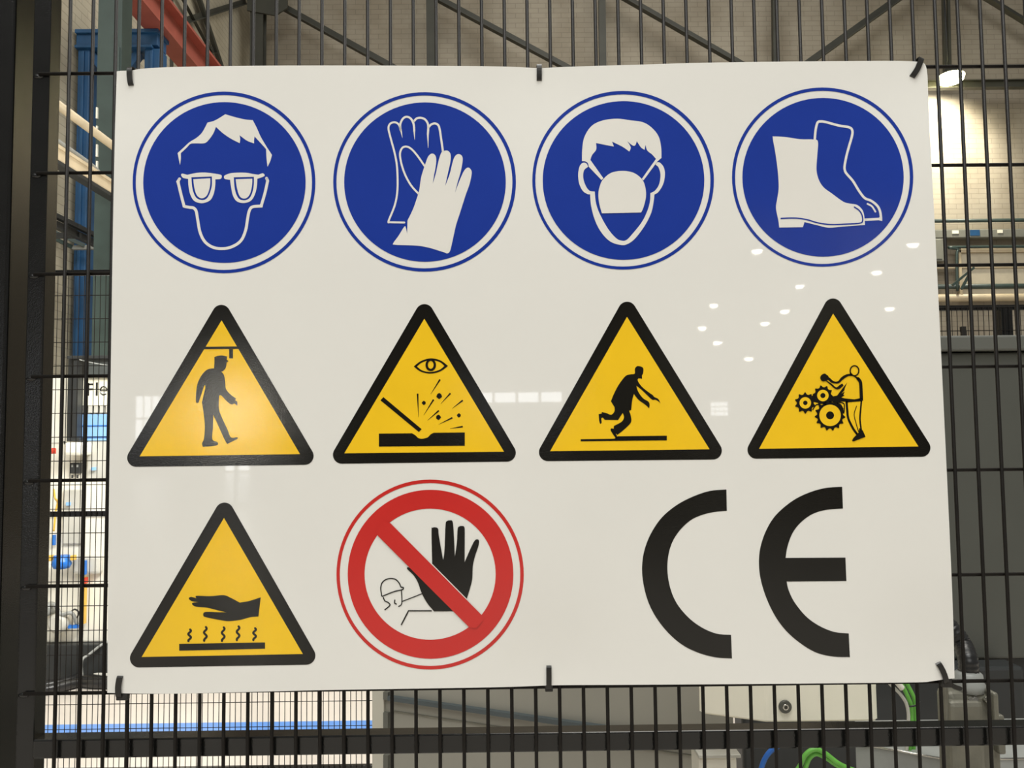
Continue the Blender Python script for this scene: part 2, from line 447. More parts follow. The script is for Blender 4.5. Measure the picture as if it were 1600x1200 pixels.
def strokes(name, lines, m, parent, lift):
    """lines: list of (points px, width px or (start, end)) drawn as flat ribbons"""
    vs, fs = [], []
    for pts, w in lines:
        P = dens(pts, 12, False); n = len(P); o = len(vs)
        for i, (x, y) in enumerate(P):
            a = P[max(i - 1, 0)]; b = P[min(i + 1, n - 1)]
            tx, ty = b[0] - a[0], b[1] - a[1]; l = math.hypot(tx, ty) or 1; nx, ny = -ty / l, tx / l
            k = 1.0
            if 0 < i < n - 1:
                ux, uy = P[i][0] - a[0], P[i][1] - a[1]; lu = math.hypot(ux, uy) or 1
                k = min(2.0, 1 / max(0.4, abs((ux * tx + uy * ty) / (lu * l))))
            ww = (w if not isinstance(w, tuple) else w[0] + (w[1] - w[0]) * i / (n - 1)) / 2 * k
            vs.append(onsign(x + nx * ww, y + ny * ww, lift)); vs.append(onsign(x - nx * ww, y - ny * ww, lift))
            if i: fs.append((o + 2 * i - 2, o + 2 * i - 1, o + 2 * i + 1, o + 2 * i))
        if not isinstance(w, tuple) and w > 1.2:                       # round ends
            for (x, y) in (P[0], P[-1]):
                c = len(vs)
                for k in range(10): vs.append(onsign(x + w / 2 * math.cos(k * math.pi / 5), y + w / 2 * math.sin(k * math.pi / 5), lift))
                fs.append(tuple(range(c, c + 10)))
    out = []
    for f in fs:
        nrm = (vs[f[1]] - vs[f[0]]).cross(vs[f[2]] - vs[f[0]]); out.append(f[::-1] if nrm.y > 0 else f)
    return obj(name, vs, out, m, parent)
def ell(cx, cy, rx, ry, n=96): return [(cx + rx * math.cos(2 * math.pi * k / n), cy + ry * math.sin(2 * math.pi * k / n)) for k in range(n)]
class Crop:
    """pixel frame of one enlarged detail"""
    def __init__(s, x, y, k): s.x, s.y, s.k = x, y, k
    def P(s, pts): return [(s.x + p[0] / s.k, s.y + p[1] / s.k) for p in pts]
    def S(s, pts, closed=True): return s.P(cr2(pts, closed))
    def E(s, cx, cy, rx, ry, n=96): return s.P(ell(cx, cy, rx, ry, n))
    def L(s, pts, w): return (s.S(pts, False), w / s.k if not isinstance(w, tuple) else (w[0] / s.k, w[1] / s.k))
    def D(s, a, b, w): return (s.P([a, b]), (w[0] / s.k, w[1] / s.k))
c = 1
sc_ = onsign(828, 1075)
sign = empty('safety_sign', sc_, 'large white glossy safety sign with pictograms tied to the wire mesh fence', 'sign')
outline = cr2([(182.5, 111.5, c), (190, 110.6), (205, 110), (220, 107.6), (245, 105.8), (300, 104), (420, 102.6), (560, 102.4), (700, 103), (790, 104),
               (842, 106.2), (890, 104.2), (1000, 101), (1100, 98), (1250, 96), (1380, 95), (1418, 95.5), (1434, 96.5), (1442, 97.6), (1446.5, 103), (1449, 116), (1450, 140), (1452.5, 200), (1461, 360),
               (1474.7, 640), (1488, 930), (1491.5, 1060, c), (1475, 1061.5), (1455, 1064.5), (1430, 1066.3), (1300, 1067.6), (1200, 1068.6), (1000, 1070), (900, 1070.4), (857, 1071), (800, 1073.2), (700, 1075.2),
               (500, 1078.5), (300, 1083.4), (220, 1083.8), (186, 1083), (167.5, 1082.5, c), (170, 800), (175.7, 400), (179, 230), (180.6, 170)], True)
front = fill('sheet', [outline], WHITE, sign, 0.0)
# give the sheet its thickness
bm = bmesh.new(); bm.from_mesh(front.data)
ret = bmesh.ops.extrude_face_region(bm, geom=bm.faces[:])
newv = [g for g in ret['geom'] if isinstance(g, bmesh.types.BMVert)]
for v in newv: v.co.y += 0.0018
bmesh.ops.recalc_face_normals(bm, faces=bm.faces)
for e in bm.edges:
    if len(e.link_faces) == 2 and e.calc_face_angle(0) > 0.9: e.smooth = False
bm.to_mesh(front.data); bm.free()
L1, L2, L3, L4 = 0.0002, 0.0004, 0.0006, 0.0008

def mandatory(name, k, o, i, d, parent):
    ring = fill(name, [k.E(*o), k.E(*i)], BLUE, parent, L1)
    fill('disc', [k.E(*d)], BLUE, ring, L1)
    return ring
# --- eye protection
k = Crop(200, 130, 4)
s = mandatory('eye_protection_symbol', k, (600, 620, 571, 567.5), (599, 620.5, 551, 546.5), (602.5, 620.5, 507.5, 502.5), sign)
tag(s, 'blue round symbol of a head wearing goggles')
fill('hair', [k.S([(325, 511, c), (310, 437, c), (352, 398), (385, 368), (430, 340), (465, 305), (497, 246, c), (545, 232), (608, 194, c), (680, 215), (735, 227), (780, 231, c),
      (805, 280), (830, 335), (865, 395), (900, 448, c), (890, 485), (872, 523, c), (866, 470), (863, 412, c), (830, 375), (791, 333, c), (788, 355), (788, 376, c), (745, 360),
      (697, 325, c), (701, 350), (698, 375, c), (640, 345), (590, 310), (550, 273, c), (530, 320), (495, 365), (470, 376), (420, 376), (390, 380), (365, 405), (330, 437, c), (330, 475)])], PWH, s, L2)
fill('goggles', [k.S([(332, 574), (340, 565), (370, 573, c), (420, 562), (470, 558), (520, 562), (578, 572), (586, 585), (578, 598), (546, 601, c), (545, 640), (536, 690), (513, 732), (462, 750), (413, 735), (388, 692), (378, 640), (376, 598, c), (345, 592)]),
      k.S([(396, 588, c), (524, 583, c), (524, 640), (510, 690), (490, 722), (460, 730), (425, 714), (403, 660)]), k.S([(408, 600, c), (514, 594, c), (513, 640), (500, 688), (482, 712), (456, 719), (430, 700), (415, 655)]),
      k.S([(600, 584), (607, 575), (640, 563), (690, 559), (740, 560), (785, 568), (815, 572, c), (840, 563), (852, 570), (850, 582), (808, 598, c), (806, 640), (795, 690), (770, 733), (725, 749), (680, 738), (655, 700), (643, 640), (638, 604, c), (605, 598)]),
      k.S([(661, 588, c), (787, 585, c), (786, 640), (775, 690), (755, 722), (723, 732), (690, 718), (668, 665)]), k.S([(673, 600, c), (777, 597, c), (775, 640), (764, 688), (746, 714), (722, 721), (698, 706), (682, 660)])], PWH, s, L2)
strokes('face_outline', [k.L([(322, 598), (312, 614, c), (330, 690), (351, 770, c), (385, 776), (410, 780), (426, 800), (435, 850), (450, 930), (480, 990), (530, 1025), (590, 1034), (650, 1022), (705, 985), (735, 920), (747, 850), (758, 798), (778, 773), (832, 768, c), (855, 690), (873, 610, c), (866, 594)], 18)], PWH, s, L2)
# --- gloves
k = Crop(510, 130, 4)
s = mandatory('hand_protection_symbol', k, (613.5, 617, 571, 561), (612.5, 617, 550, 540), (616, 618, 505, 498), sign)
tag(s, 'blue round symbol of two protective gloves')
strokes('back_glove', [k.L([(487, 871), (395, 869, c), (389, 860), (425, 770), (442, 690), (445, 600), (440, 510), (425, 430), (402, 345), (388, 285), (397, 255), (425, 244), (452, 258), (465, 295)], 12),
      k.D((465, 290), (475, 342), (12, 1)), k.L([(463, 290), (462, 255), (478, 222), (502, 210), (528, 222), (545, 255), (549, 300)], 13), k.D((549, 298), (552, 354), (11, 1)),
      k.L([(546, 240), (565, 220), (595, 217), (620, 230), (636, 262), (634, 320)], 13), k.D((634, 318), (636, 404), (12, 2)),
      k.L([(637, 278), (655, 258), (682, 252), (704, 272), (716, 340), (728, 425)], 13),
      k.L([(614, 518), (570, 455), (532, 412), (500, 396), (474, 405), (460, 440), (468, 500), (492, 572), (530, 640), (577, 692)], 12)], PWH, s, L2)
fill('front_glove', [k.S([(620, 500), (635, 460), (655, 441), (675, 445), (686, 470), (683, 520), (672, 580), (665, 628, c), (685, 560), (700, 490), (718, 435), (735, 423), (760, 423), (776, 445), (775, 490), (760, 560), (742, 643, c), (770, 570), (790, 490), (805, 455), (825, 443), (845, 452), (852, 480), (840, 550), (820, 620), (803, 687, c),
      (820, 640), (840, 590), (862, 545), (885, 527), (903, 540), (908, 565), (895, 630), (870, 700), (835, 810), (812, 880), (800, 930), (785, 1000), (772, 1050), (755, 1064), (735, 1057), (640, 1028), (560, 1015), (432, 1010), (418, 1000), (450, 955), (487, 897), (497, 905), (505, 940, c), (507, 858, c), (540, 790), (565, 720), (580, 670), (590, 600), (603, 550)])], PWH, s, L2)
# --- dust mask
k = Crop(825, 130, 4)
s = mandatory('breathing_protection_symbol', k, (594.5, 606.5, 567.5, 558.5), (593, 608, 547, 538), (597, 608, 505, 496), sign)
tag(s, 'blue round symbol of a head wearing a dust mask')
fill('hair', [k.S([(337, 487, c), (340, 400), (355, 330), (400, 265), (470, 232), (560, 222), (640, 232), (715, 243), (770, 275), (815, 330), (832, 400), (834, 467, c), (808, 490, c), (722, 607, c), (711, 598, c), (800, 473, c), (775, 445), (745, 420), (735, 385, c), (728, 416, c), (705, 400), (680, 362, c), (670, 388), (652, 388), (620, 362, c), (642, 400), (633, 427, c), (590, 397), (525, 365, c), (537, 396, c), (480, 385), (425, 374, c), (426, 415), (400, 450), (390, 480, c), (471, 594, c), (459, 605, c), (380, 522, c), (374, 500), (358, 489)])], PWH, s, L2)
fill('face_outline', [k.S([(790, 695, c), (815, 680), (845, 630), (856, 570), (848, 525), (825, 497), (806, 494, c), (797, 510, c), (815, 525), (828, 570), (820, 630), (795, 670), (765, 687, c), (762, 740), (745, 800), (710, 870), (650, 945), (615, 980), (585, 984), (550, 968), (500, 910), (450, 820), (425, 750), (417, 677, c), (385, 672), (360, 640), (345, 590), (350, 545), (376, 522, c), (365, 502), (345, 497), (325, 515), (314, 560), (318, 620), (340, 670), (370, 692), (388, 694, c), (395, 770), (420, 860), (460, 935), (515, 990), (580, 1011), (622, 1005), (670, 970), (730, 890), (770, 810), (785, 740)])], PWH, s, L2)
fill('dust_mask', [k.S([(462, 813, c), (445, 750), (440, 690), (450, 640), (470, 600), (520, 560), (590, 548), (660, 560), (712, 600), (733, 650), (737, 710), (722, 775), (707, 808, c)])], PWH, s, L3)
# --- boots
k = Crop(1135, 130, 4)
s = mandatory('foot_protection_symbol', k, (601.5, 587, 566.5, 560), (600.5, 588.5, 546, 541), (604, 588, 504, 496), sign)
tag(s, 'blue round symbol of two safety boots')
fill('front_boot', [k.S([(290, 343), (300, 333), (380, 338), (460, 350), (545, 352), (572, 366), (568, 450), (563, 540), (577, 602), (607, 650), (660, 690), (730, 740), (770, 752), (815, 760), (845, 785), (860, 820), (866, 886, c), (740, 895), (640, 903), (570, 888), (488, 868, c), (478, 900, c), (330, 902, c), (325, 860), (310, 780), (318, 720), (327, 650), (320, 540), (305, 430)])], PWH, s, L2)
strokes('sole_line', [k.L([(342, 845), (430, 843), (500, 852), (570, 872), (650, 883), (760, 880), (832, 875), (851, 862), (848, 825), (830, 795), (800, 774)], 8)], BLUE, s, L3)
strokes('back_boot', [k.L([(552, 352), (558, 290), (570, 246), (590, 239), (622, 243), (700, 264), (765, 275), (786, 293), (785, 330), (765, 400), (745, 480), (741, 548), (790, 610), (830, 675), (865, 718), (905, 735), (942, 765), (960, 800), (967, 848, c), (867, 853)], 15),
      k.L([(882, 754), (910, 770), (931, 803)], 11)], PWH, s, L2)

def rtri(A, B, C, r):
    out = []
    T = [A, B, C]
    for i in range(3):
        p, a, b = Vector(T[i]), Vector(T[i - 1]), Vector(T[(i + 1) % 3])
        u, v = (a - p).normalized(), (b - p).normalized(); bis = (u + v).normalized(); h = math.acos(max(-1, min(1, u.dot(bis))))
        cen = p + bis * (r / math.sin(h)); tl = r / math.tan(h); q0, q1 = p + u * tl, p + v * tl
        a0 = math.atan2(q0.y - cen.y, q0.x - cen.x); a1 = math.atan2(q1.y - cen.y, q1.x - cen.x)
        d = (a1 - a0 + math.pi) % (2 * math.pi) - math.pi
        for n in range(13): t = a0 + d * n / 12; out.append((cen.x + r * math.cos(t), cen.y + r * math.sin(t)))
    return out
def warning(name, k, outer, inner, label):
    b = fill(name, [k.P(rtri(*outer, 56)), k.P(inner)], BLK, sign, L1)
    fill('yellow_field', [k.P(inner)], YEL, b, L1)
    return tag(b, label)
# --- overhead obstacle
k = Crop(195, 465, 4)
s = warning('overhead_obstacle_symbol', k, ((603.3, -9), (1221, 1044), (-28, 1058.5)), [(605, 142), (1095, 978), (93, 992)], 'yellow warning triangle of a man under a low beam')
fill('low_beam', [k.P([(500, 307), (704, 305), (713, 320), (490, 322)]), k.P([(652, 322), (676, 322), (676, 380), (652, 380)])], BLK, s, L2)
fill('walking_man', [k.S([(560, 372, c), (580, 364), (610, 362), (640, 368, c), (637, 388, c), (648, 397, c), (637, 405, c), (630, 440), (613, 460, c), (603, 462, c), (620, 485), (628, 530), (632, 570), (660, 605), (695, 630, c), (691, 642), (702, 650), (703, 675, c), (685, 661, c), (665, 667), (635, 645), (605, 613), (590, 612, c), (588, 690), (605, 745), (640, 820), (663, 873), (700, 873), (701, 884), (640, 915, c), (620, 880), (580, 790), (553, 733, c), (551, 810), (547, 885), (578, 903), (580, 920), (550, 928), (487, 932, c), (483, 910), (495, 880), (500, 800), (492, 720), (482, 655, c), (492, 610), (503, 562), (497, 550), (480, 600), (460, 657, c), (445, 652), (446, 590), (455, 535), (480, 485), (515, 450), (557, 442, c), (560, 405)])], BLK, s, L2)
# --- flying debris
k = Crop(515, 465, 4)
s = warning('flying_debris_symbol', k, ((592.6, -14), (1205, 1024), (-21.5, 1039.5)), [(592, 132), (1090, 963), (92, 973)], 'yellow warning triangle of an eye above flying chips')
fill('workpiece', [k.S([(308, 850, c), (515, 848, c), (535, 860), (555, 878), (580, 882), (612, 874), (630, 856), (650, 845, c), (845, 843, c), (845, 926, c), (308, 931, c)])], BLK, s, L2)
fill('tool', [k.P([(336, 622), (575, 822), (558, 840), (318, 642)])], BLK, s, L2)
fill('eye', [k.S([(526, 430, c), (570, 397), (630, 380), (692, 392), (740, 427, c), (692, 461), (630, 475), (568, 462)]), k.S([(545, 430, c), (580, 404), (630, 391), (685, 401), (718, 427, c), (685, 452), (630, 465), (578, 455)])], BLK, s, L2)
fill('iris', [k.E(632, 421, 33, 38, 40), k.E(632, 420, 18, 25, 40)], BLK, s, L3)
for dx, dy, dr in ((589, 658, 12), (685, 615, 17), (680, 748, 15), (808, 736, 12)):
    fill('chip', [k.P([(dx + dr * (1 + 0.12 * math.sin(5 * t + dx)) * math.cos(t), dy + dr * (1 + 0.12 * math.cos(4 * t)) * math.sin(t)) for t in (i * math.pi / 8 for i in range(16))])], BLK, s, L2)
for a, b in (((632, 603), (690, 512)), ((555, 747), (550, 600)), ((588, 735), (650, 637)), ((694, 664), (755, 598)), ((611, 768), (683, 706)), ((765, 694), (832, 642)), ((682, 792), (767, 751)), ((752, 819), (832, 806))):
    strokes('spark', [k.D(a, b, (1, 10))], BLK, s, L2)
# --- tripping
k = Crop(835, 460, 4)
s = warning('tripping_hazard_symbol', k, ((577.5, -9), (1215, 1031), (-11.5, 1043)), [(579, 140), (1095, 968), (98, 980)], 'yellow warning triangle of a man stumbling over a step')
fill('stumbling_man', [k.S([(627, 495), (628, 465), (645, 448), (678, 458), (680, 490), (672, 505, c), (673, 527, c), (650, 525), (647, 541), (670, 575), (705, 605), (740, 630), (748, 640), (775, 655), (788, 682, c), (775, 668), (755, 658), (735, 657), (700, 625), (665, 592), (637, 570, c), (650, 610), (680, 650), (712, 670), (720, 690), (717, 713, c), (705, 700), (688, 686), (650, 658), (622, 622, c), (612, 660), (605, 722, c), (592, 727, c), (604, 765), (602, 802), (560, 845), (518, 878, c), (508, 866, c), (517, 890), (510, 898), (495, 880), (477, 850), (480, 838), (495, 840, c), (497, 822, c), (545, 796), (560, 768), (552, 740, c), (523, 785, c), (440, 784, c), (428, 770, c), (418, 775), (420, 800), (412, 808), (405, 790), (402, 748, c), (420, 745, c), (422, 735, c), (450, 742), (480, 752), (500, 732), (501, 705, c), (478, 668, c), (500, 615), (530, 560), (570, 510), (600, 500)])], BLK, s, L2)
fill('raised_step', [k.P([(289, 905), (500, 902), (520, 887), (828, 883), (828, 912), (289, 918)])], BLK, s, L2)
# --- entanglement in gears
k = Crop(1160, 455, 4)
s = warning('entanglement_symbol', k, ((562.5, -9.6), (1220, 1034), (-6.5, 1048)), [(567, 140), (1100, 970), (104, 985)], 'yellow warning triangle of a man caught in gear wheels')
def gear(cx, cy, ro, rr, n, ph, ryel, rh):
    pts = []
    for i in range(n):
        for f, q in ((0.0, ro), (0.12, ro), (0.42, rr), (0.7, rr)):
            a = ph + 2 * math.pi * (i + f - 0.06) / n; pts.append((cx + q * math.cos(a), cy + q * math.sin(a)))
    g = fill('gear_wheel', [k.P(pts), k.E(cx, cy, ryel, ryel, 36), k.E(cx, cy, rh, rh, 24)], BLK, s, L3)
    fill('gear_face', [k.E(cx, cy, ryel, ryel, 36), k.E(cx, cy, rh, rh, 24)], YEL, s, L3)
gear(393, 698, 66, 53, 10, 0.3, 36, 14); gear(503, 652, 64, 52, 10, 0.1, 36, 16); gear(548, 776, 96, 82, 15, 0.12, 67, 25)
fill('torn_sleeve', [k.P([(432, 655), (462, 640), (545, 662), (592, 652), (622, 612), (655, 570), (640, 606), (638, 618), (618, 642), (640, 626), (630, 647), (639, 651), (618, 664), (640, 670), (700, 676), (740, 668), (757, 682), (742, 688), (660, 695), (635, 690), (606, 692), (560, 690), (545, 704), (500, 705), (440, 690)])], BLK, s, L2)
fill('arm', [k.S([(688, 515, c), (650, 520), (620, 537), (596, 563), (570, 562), (545, 540, c), (510, 552, c), (548, 583), (580, 610), (604, 612), (632, 590, c), (624, 578), (606, 588), (586, 601), (560, 580), (524, 556, c), (538, 556), (560, 573), (600, 576), (628, 552), (660, 532), (690, 530, c)])], BLK, s, L3)
fill('fist', [k.S([(487, 545), (490, 530), (500, 520), (515, 515), (528, 524), (536, 530), (542, 547), (522, 560), (500, 562)])], BLK, s, L4)
strokes('body', [k.L(ell(701, 497, 27, 31, 18) + [(728, 497)], 8), k.L([(674, 520), (702, 532), (722, 548)], 10), k.L([(722, 546), (737, 566), (741, 600), (744, 675)], 20), k.L([(676, 512), (684, 524)], 9)], BLK, s, L3)
strokes('leg', [k.L([(651, 690), (655, 740), (662, 795), (690, 855), (716, 892)], 14), k.L([(744, 686), (739, 740), (735, 800), (742, 862)], 10), k.L([(714, 718), (699, 770), (712, 830), (726, 876)], 5),
      k.L([(566, 692), (630, 700), (637, 730), (634, 762)], 7), k.L([(590, 702), (612, 712), (626, 738)], 13), k.L([(440, 740), (462, 710), (488, 712)], 7)], BLK, s, L2)
fill('shoe', [k.S([(730, 855, c), (750, 868), (770, 910, c), (740, 921), (692, 938), (691, 922), (718, 893), (728, 878)])], BLK, s, L3)
# --- hot surface
k = Crop(195, 770, 1200 / 310)
s = warning('hot_surface_symbol', k, ((603.5, 3), (1192, 1038.5), (-11.5, 1058)), [(600, 152), (1077, 975), (102, 993)], 'yellow warning triangle of a hand above a hot plate')
fill('hand', [k.S([(387, 640), (400, 630), (434, 638, c), (428, 628), (440, 623), (520, 625), (597, 619), (640, 635), (695, 664, c), (750, 655), (822, 632, c), (815, 690), (808, 748, c), (760, 752), (700, 768), (630, 776), (580, 770), (490, 752), (475, 742), (478, 725), (500, 720), (560, 722), (615, 723, c), (540, 705), (500, 695), (430, 688), (408, 675), (412, 665), (446, 662, c), (405, 655)])], BLK, s, L2)
fill('hot_plate', [k.P([(329, 914), (848, 905), (848, 943), (329, 955)])], BLK, s, L2)
for x, y0_, y1_ in ((392, 827, 897), (487, 812, 895), (595, 814, 896), (685, 808, 891), (785, 819, 891)):
    strokes('heat_wave', [k.L([(x + 8 * math.sin(t * 11 + 0.4), y0_ + (y1_ - y0_) * t) for t in (i / 12 for i in range(13))], 13)], BLK, s, L2)
# --- no entry
k = Crop(520, 740, 1200 / 310)
s = fill('no_entry_symbol', [k.E(588.5, 610.5, 566.5, 574.5), k.E(588, 610.5, 546, 553)], RED, sign, L1); tag(s, 'red prohibition ring crossing out a raised hand')
fill('prohibition_ring', [k.E(591, 609, 501, 511), k.E(588.5, 608.5, 396.5, 396.5)], RED, s, L1)
fill('raised_hand', [k.S([(597, 345), (603, 328), (620, 325), (637, 335), (642, 380), (667, 522, c), (675, 470), (682, 310), (690, 288), (708, 283), (725, 292), (732, 370), (738, 503, c), (750, 420), (755, 335), (765, 320), (780, 317), (796, 325), (798, 380), (797, 537, c), (830, 460), (855, 410), (870, 398), (884, 405), (880, 440), (860, 500), (847, 560), (843, 640), (825, 710), (810, 757, c), (775, 800), (735, 833, c), (612, 833, c), (570, 782), (537, 722), (515, 660), (490, 617), (450, 577), (456, 566), (475, 577, c), (540, 580), (601, 548, c)])], BLK, s, L2)
fill('bar_border', [k.P([(395, 337), (815, 762), (738, 838), (318, 416)])], PWH, s, L3)
fill('diagonal_bar', [k.P([(349, 300), (310, 285), (262, 350), (273, 377), (825, 930), (870, 935), (910, 885), (898, 853)])], RED, s, L4)
strokes('standing_man', [k.L([(296, 740), (290, 690), (302, 655), (335, 636), (375, 638), (400, 660), (412, 685), (426, 689), (420, 702), (370, 714), (300, 742)], 7), k.L([(415, 705), (418, 770), (413, 794), (398, 803)], 6),
      k.L([(306, 750), (315, 770), (335, 780), (345, 797), (315, 823)], 7), k.L([(375, 765), (374, 783), (384, 789)], 7), k.L([(420, 773), (480, 750), (540, 726)], 6), k.L([(596, 830), (458, 830, c), (415, 913)], 8)], BLK, s, L2)
# --- CE letters
k = Crop(980, 740, 1471 / 380)
s = fill('letter_c', [k.S([(600, 96, c), (500, 105), (400, 138), (300, 190), (210, 265), (145, 360), (105, 460), (90, 560), (97, 660), (125, 770), (175, 870), (250, 965), (340, 1040), (440, 1087), (540, 1112), (634, 1118, c), (628, 975, c), (540, 968), (450, 930), (370, 870), (300, 785), (260, 690), (243, 580), (252, 480), (280, 400), (330, 330), (400, 272), (500, 237), (603, 225, c)])], BLK, sign, L1)
s = fill('letter_e', [k.S([(1300, 80, c), (1200, 87), (1100, 115), (1000, 165), (900, 250), (840, 345), (805, 450), (797, 550), (810, 650), (845, 760), (900, 870), (970, 960), (1060, 1035), (1150, 1085), (1250, 1107), (1347, 1110, c), (1340, 967, c), (1250, 957), (1160, 920), (1080, 862), (1010, 775), (975, 700), (965, 653, c), (1326, 650, c), (1320, 508, c), (958, 510, c), (970, 440), (1000, 360), (1050, 295), (1120, 245), (1200, 220), (1305, 211, c)])], BLK, sign, L1)

# ------------------------------------------------------------------ cable ties
def strap(name, pts, w, t, m, parent, side):
    """flat band along 3-D points; side = direction of its width"""
    P = crv([Vector(p) for p in pts], 5); vs = []; fs = []
    for i, p in enumerate(P):
        d = (P[min(i + 1, len(P) - 1)] - P[max(i - 1, 0)]).normalized(); sd = Vector(side); sd = (sd - d * sd.dot(d)).normalized(); nn = d.cross(sd)
        e = w * (0.55 if i in (0, len(P) - 1) else 0.88 if i in (1, len(P) - 2) else 1.0)
        for a, b in ((-1, -1), (1, -1), (1, 1), (-1, 1)): vs.append(p + sd * (a * e / 2) + nn * (b * t / 2))
        if i:
            o = 4 * i
            for q in range(4): fs.append((o - 4 + q, o - 4 + (q + 1) % 4, o + (q + 1) % 4, o + q))
    fs += [(3, 2, 1, 0), tuple(range(len(vs) - 4, len(vs)))]
    bm = bmesh.new(); bv = [bm.verts.new(v) for v in vs]
    for f in fs: bm.faces.new([bv[i] for i in f])
    bmesh.ops.recalc_face_normals(bm, faces=bm.faces)
    return obj_bm(name, bm, m, parent)
def tie(hole, edge, width, label, head=None, tail=None, mid=None):
    h = onsign(*hole, 0.0); e = onsign(*edge, 0.0)
    r = empty('cable_tie', h, label, 'cable tie', 'black cable ties holding the sign')
    d = (e - h); side = d.cross(Vector((0, 1, 0))).normalized()
    n = Vector((0, -0.0012, 0)); k_ = d.normalized()
    pts = [h + Vector((0, 0.0026, 0)), h + n * 0.9 - k_ * 0.0002]
    if mid: pts.append(onsign(*mid, 0.0) + n * 1.5)
    pts += [e + n * 1.2 + k_ * 0.0006, e + k_ * 0.0028 + Vector((0, 0.003, 0)), e + k_ * 0.001 + Vector((0, 0.0095, 0)), h + Vector((0, 0.0098, 0)) + k_ * 0.003]
    strap('band', pts, width, 0.0011, NYLON, r, side)
    if head:
        a, b = at(head[0], head[1], -0.004), at(head[2], head[3], -0.004)
        box('head', a.x, b.x, -0.0055, 0.0005, b.z, a.z, NYLON, r, 0.0008)
    if tail: strap('tail', [at(q[0], q[1], q[2]) for q in tail], width * 0.8, 0.0011, NYLON, r, (0, 0, 1))
    return r
tie((205, 132), (203.5, 109), 0.0049, 'cable tie through the upper left corner of the sign', mid=(203.5, 120))
tie((842.5, 124), (842.5, 105), 0.0048, 'cable tie at the middle of the upper edge of the sign')
tie((1425.5, 119), (1438, 94), 0.0052, 'slanted cable tie at the upper right corner of the sign', mid=(1432.5, 108))
tie((188, 1058), (186.5, 1085), 0.0052, 'cable tie at the lower left corner of the sign, beside the hot surface triangle', head=(182, 1084, 200, 1094), mid=(186, 1072))
tie((857.5, 1043), (857.5, 1072), 0.0047, 'straight cable tie at the middle of the lower edge of the sign', head=(851.5, 1071, 864, 1080.5))
tie((1466, 1037), (1477, 1063), 0.0048, 'slanted cable tie at the lower right corner of the sign', head=(1471, 1062, 1487, 1074), mid=(1472.5, 1049), tail=[(1484, 1068, -0.003), (1492, 1073, -0.003), (1503, 1076.5, -0.003)])

# ------------------------------------------------------------------ steelwork on the far wall
YT = 11.0
tr = empty('roof_truss', (at(1000, 137, YT).x, YT, at(1000, 141, YT).z), 'dark steel lattice girder along the far brick wall above the sign', 'truss')
def tpt(px, py): return at(px, py, YT)
beam('bottom_chord', tpt(405, 146), at(1900, 128, YT), 0.11, 0.11, STEEL, tr, 'I')
beam('top_chord', tpt(405, -130), at(1900, -150, YT), 0.13, 0.13, STEEL, tr, 'I')
for px, w in ((675, 15), (942, 11), (1212, 9), (1750, 9)):
    beam('upright', tpt(px, 142), tpt(px - 3, -132), w * 0.0088, 0.09, STEEL, tr, 'box')
for px in (1477, 1484.5): beam('upright', tpt(px, 139), tpt(px - 6, -135), 0.035, 0.05, STEEL, tr, 'box')
for a, b in (((440, 8), (690, 146)), ((668, -13), (950, 138)), ((938, -28), (1225, 136)), ((1208, 137), (1488, -64)), ((1475, -48), (1765, 130))):
    beam('diagonal', tpt(*a), tpt(*b), 0.10, 0.105, STEEL, tr, 'L')
lfix = []
col = empty('steel_column', (at(400, 100, 10.9).x, 10.95, 0), 'broad dark steel column in the corner of the hall, left of the truss', 'column')
a, b = at(391, 60, 10.9), at(411, 60, 10.9)
beam('column_shaft', Vector(((a.x + b.x) / 2, 10.98, 0)), Vector(((a.x + b.x) / 2, 10.98, 8.6)), b.x - a.x, 0.18, STEEL, col, 'I')
g = [at(386, -60, 10.86), at(386, 16, 10.86), at(430, 24, 10.86), at(449, 12, 10.86), at(449, -60, 10.86)]
obj('gusset_plate', g + [p + Vector((0, 0.03, 0)) for p in g], [(0, 1, 2, 3, 4), (9, 8, 7, 6, 5)] + [(i, 5 + i, 5 + (i + 1) % 5, (i + 1) % 5) for i in range(5)], STEEL, col)
# bracing of the side wall
XW = XL + 0.09
br_ = empty('wall_bracing', atX(340, 110, XW), 'crossing dark steel braces on the side wall beside the red girder', 'bracing')
beam('brace', atX(308, -20, XW), atX(351, 112, XW), 0.05, 0.17, STEEL, br_, 'L')
beam('brace', atX(278, -20, XW), atX(330, 78, XW), 0.04, 0.07, STEEL, br_, 'L')
beam('brace', atX(272, 38, XW), atX(386, 2, XW), 0.05, 0.065, STEEL, br_, 'L')
beam('brace', atX(300, 77, XW), atX(338, 78, XW), 0.04, 0.08, STEEL, br_, 'L')
beam('brace', atX(268, -20, XW + 0.02), atX(268, 106, XW + 0.02), 0.03, 0.03, STEEL, br_)

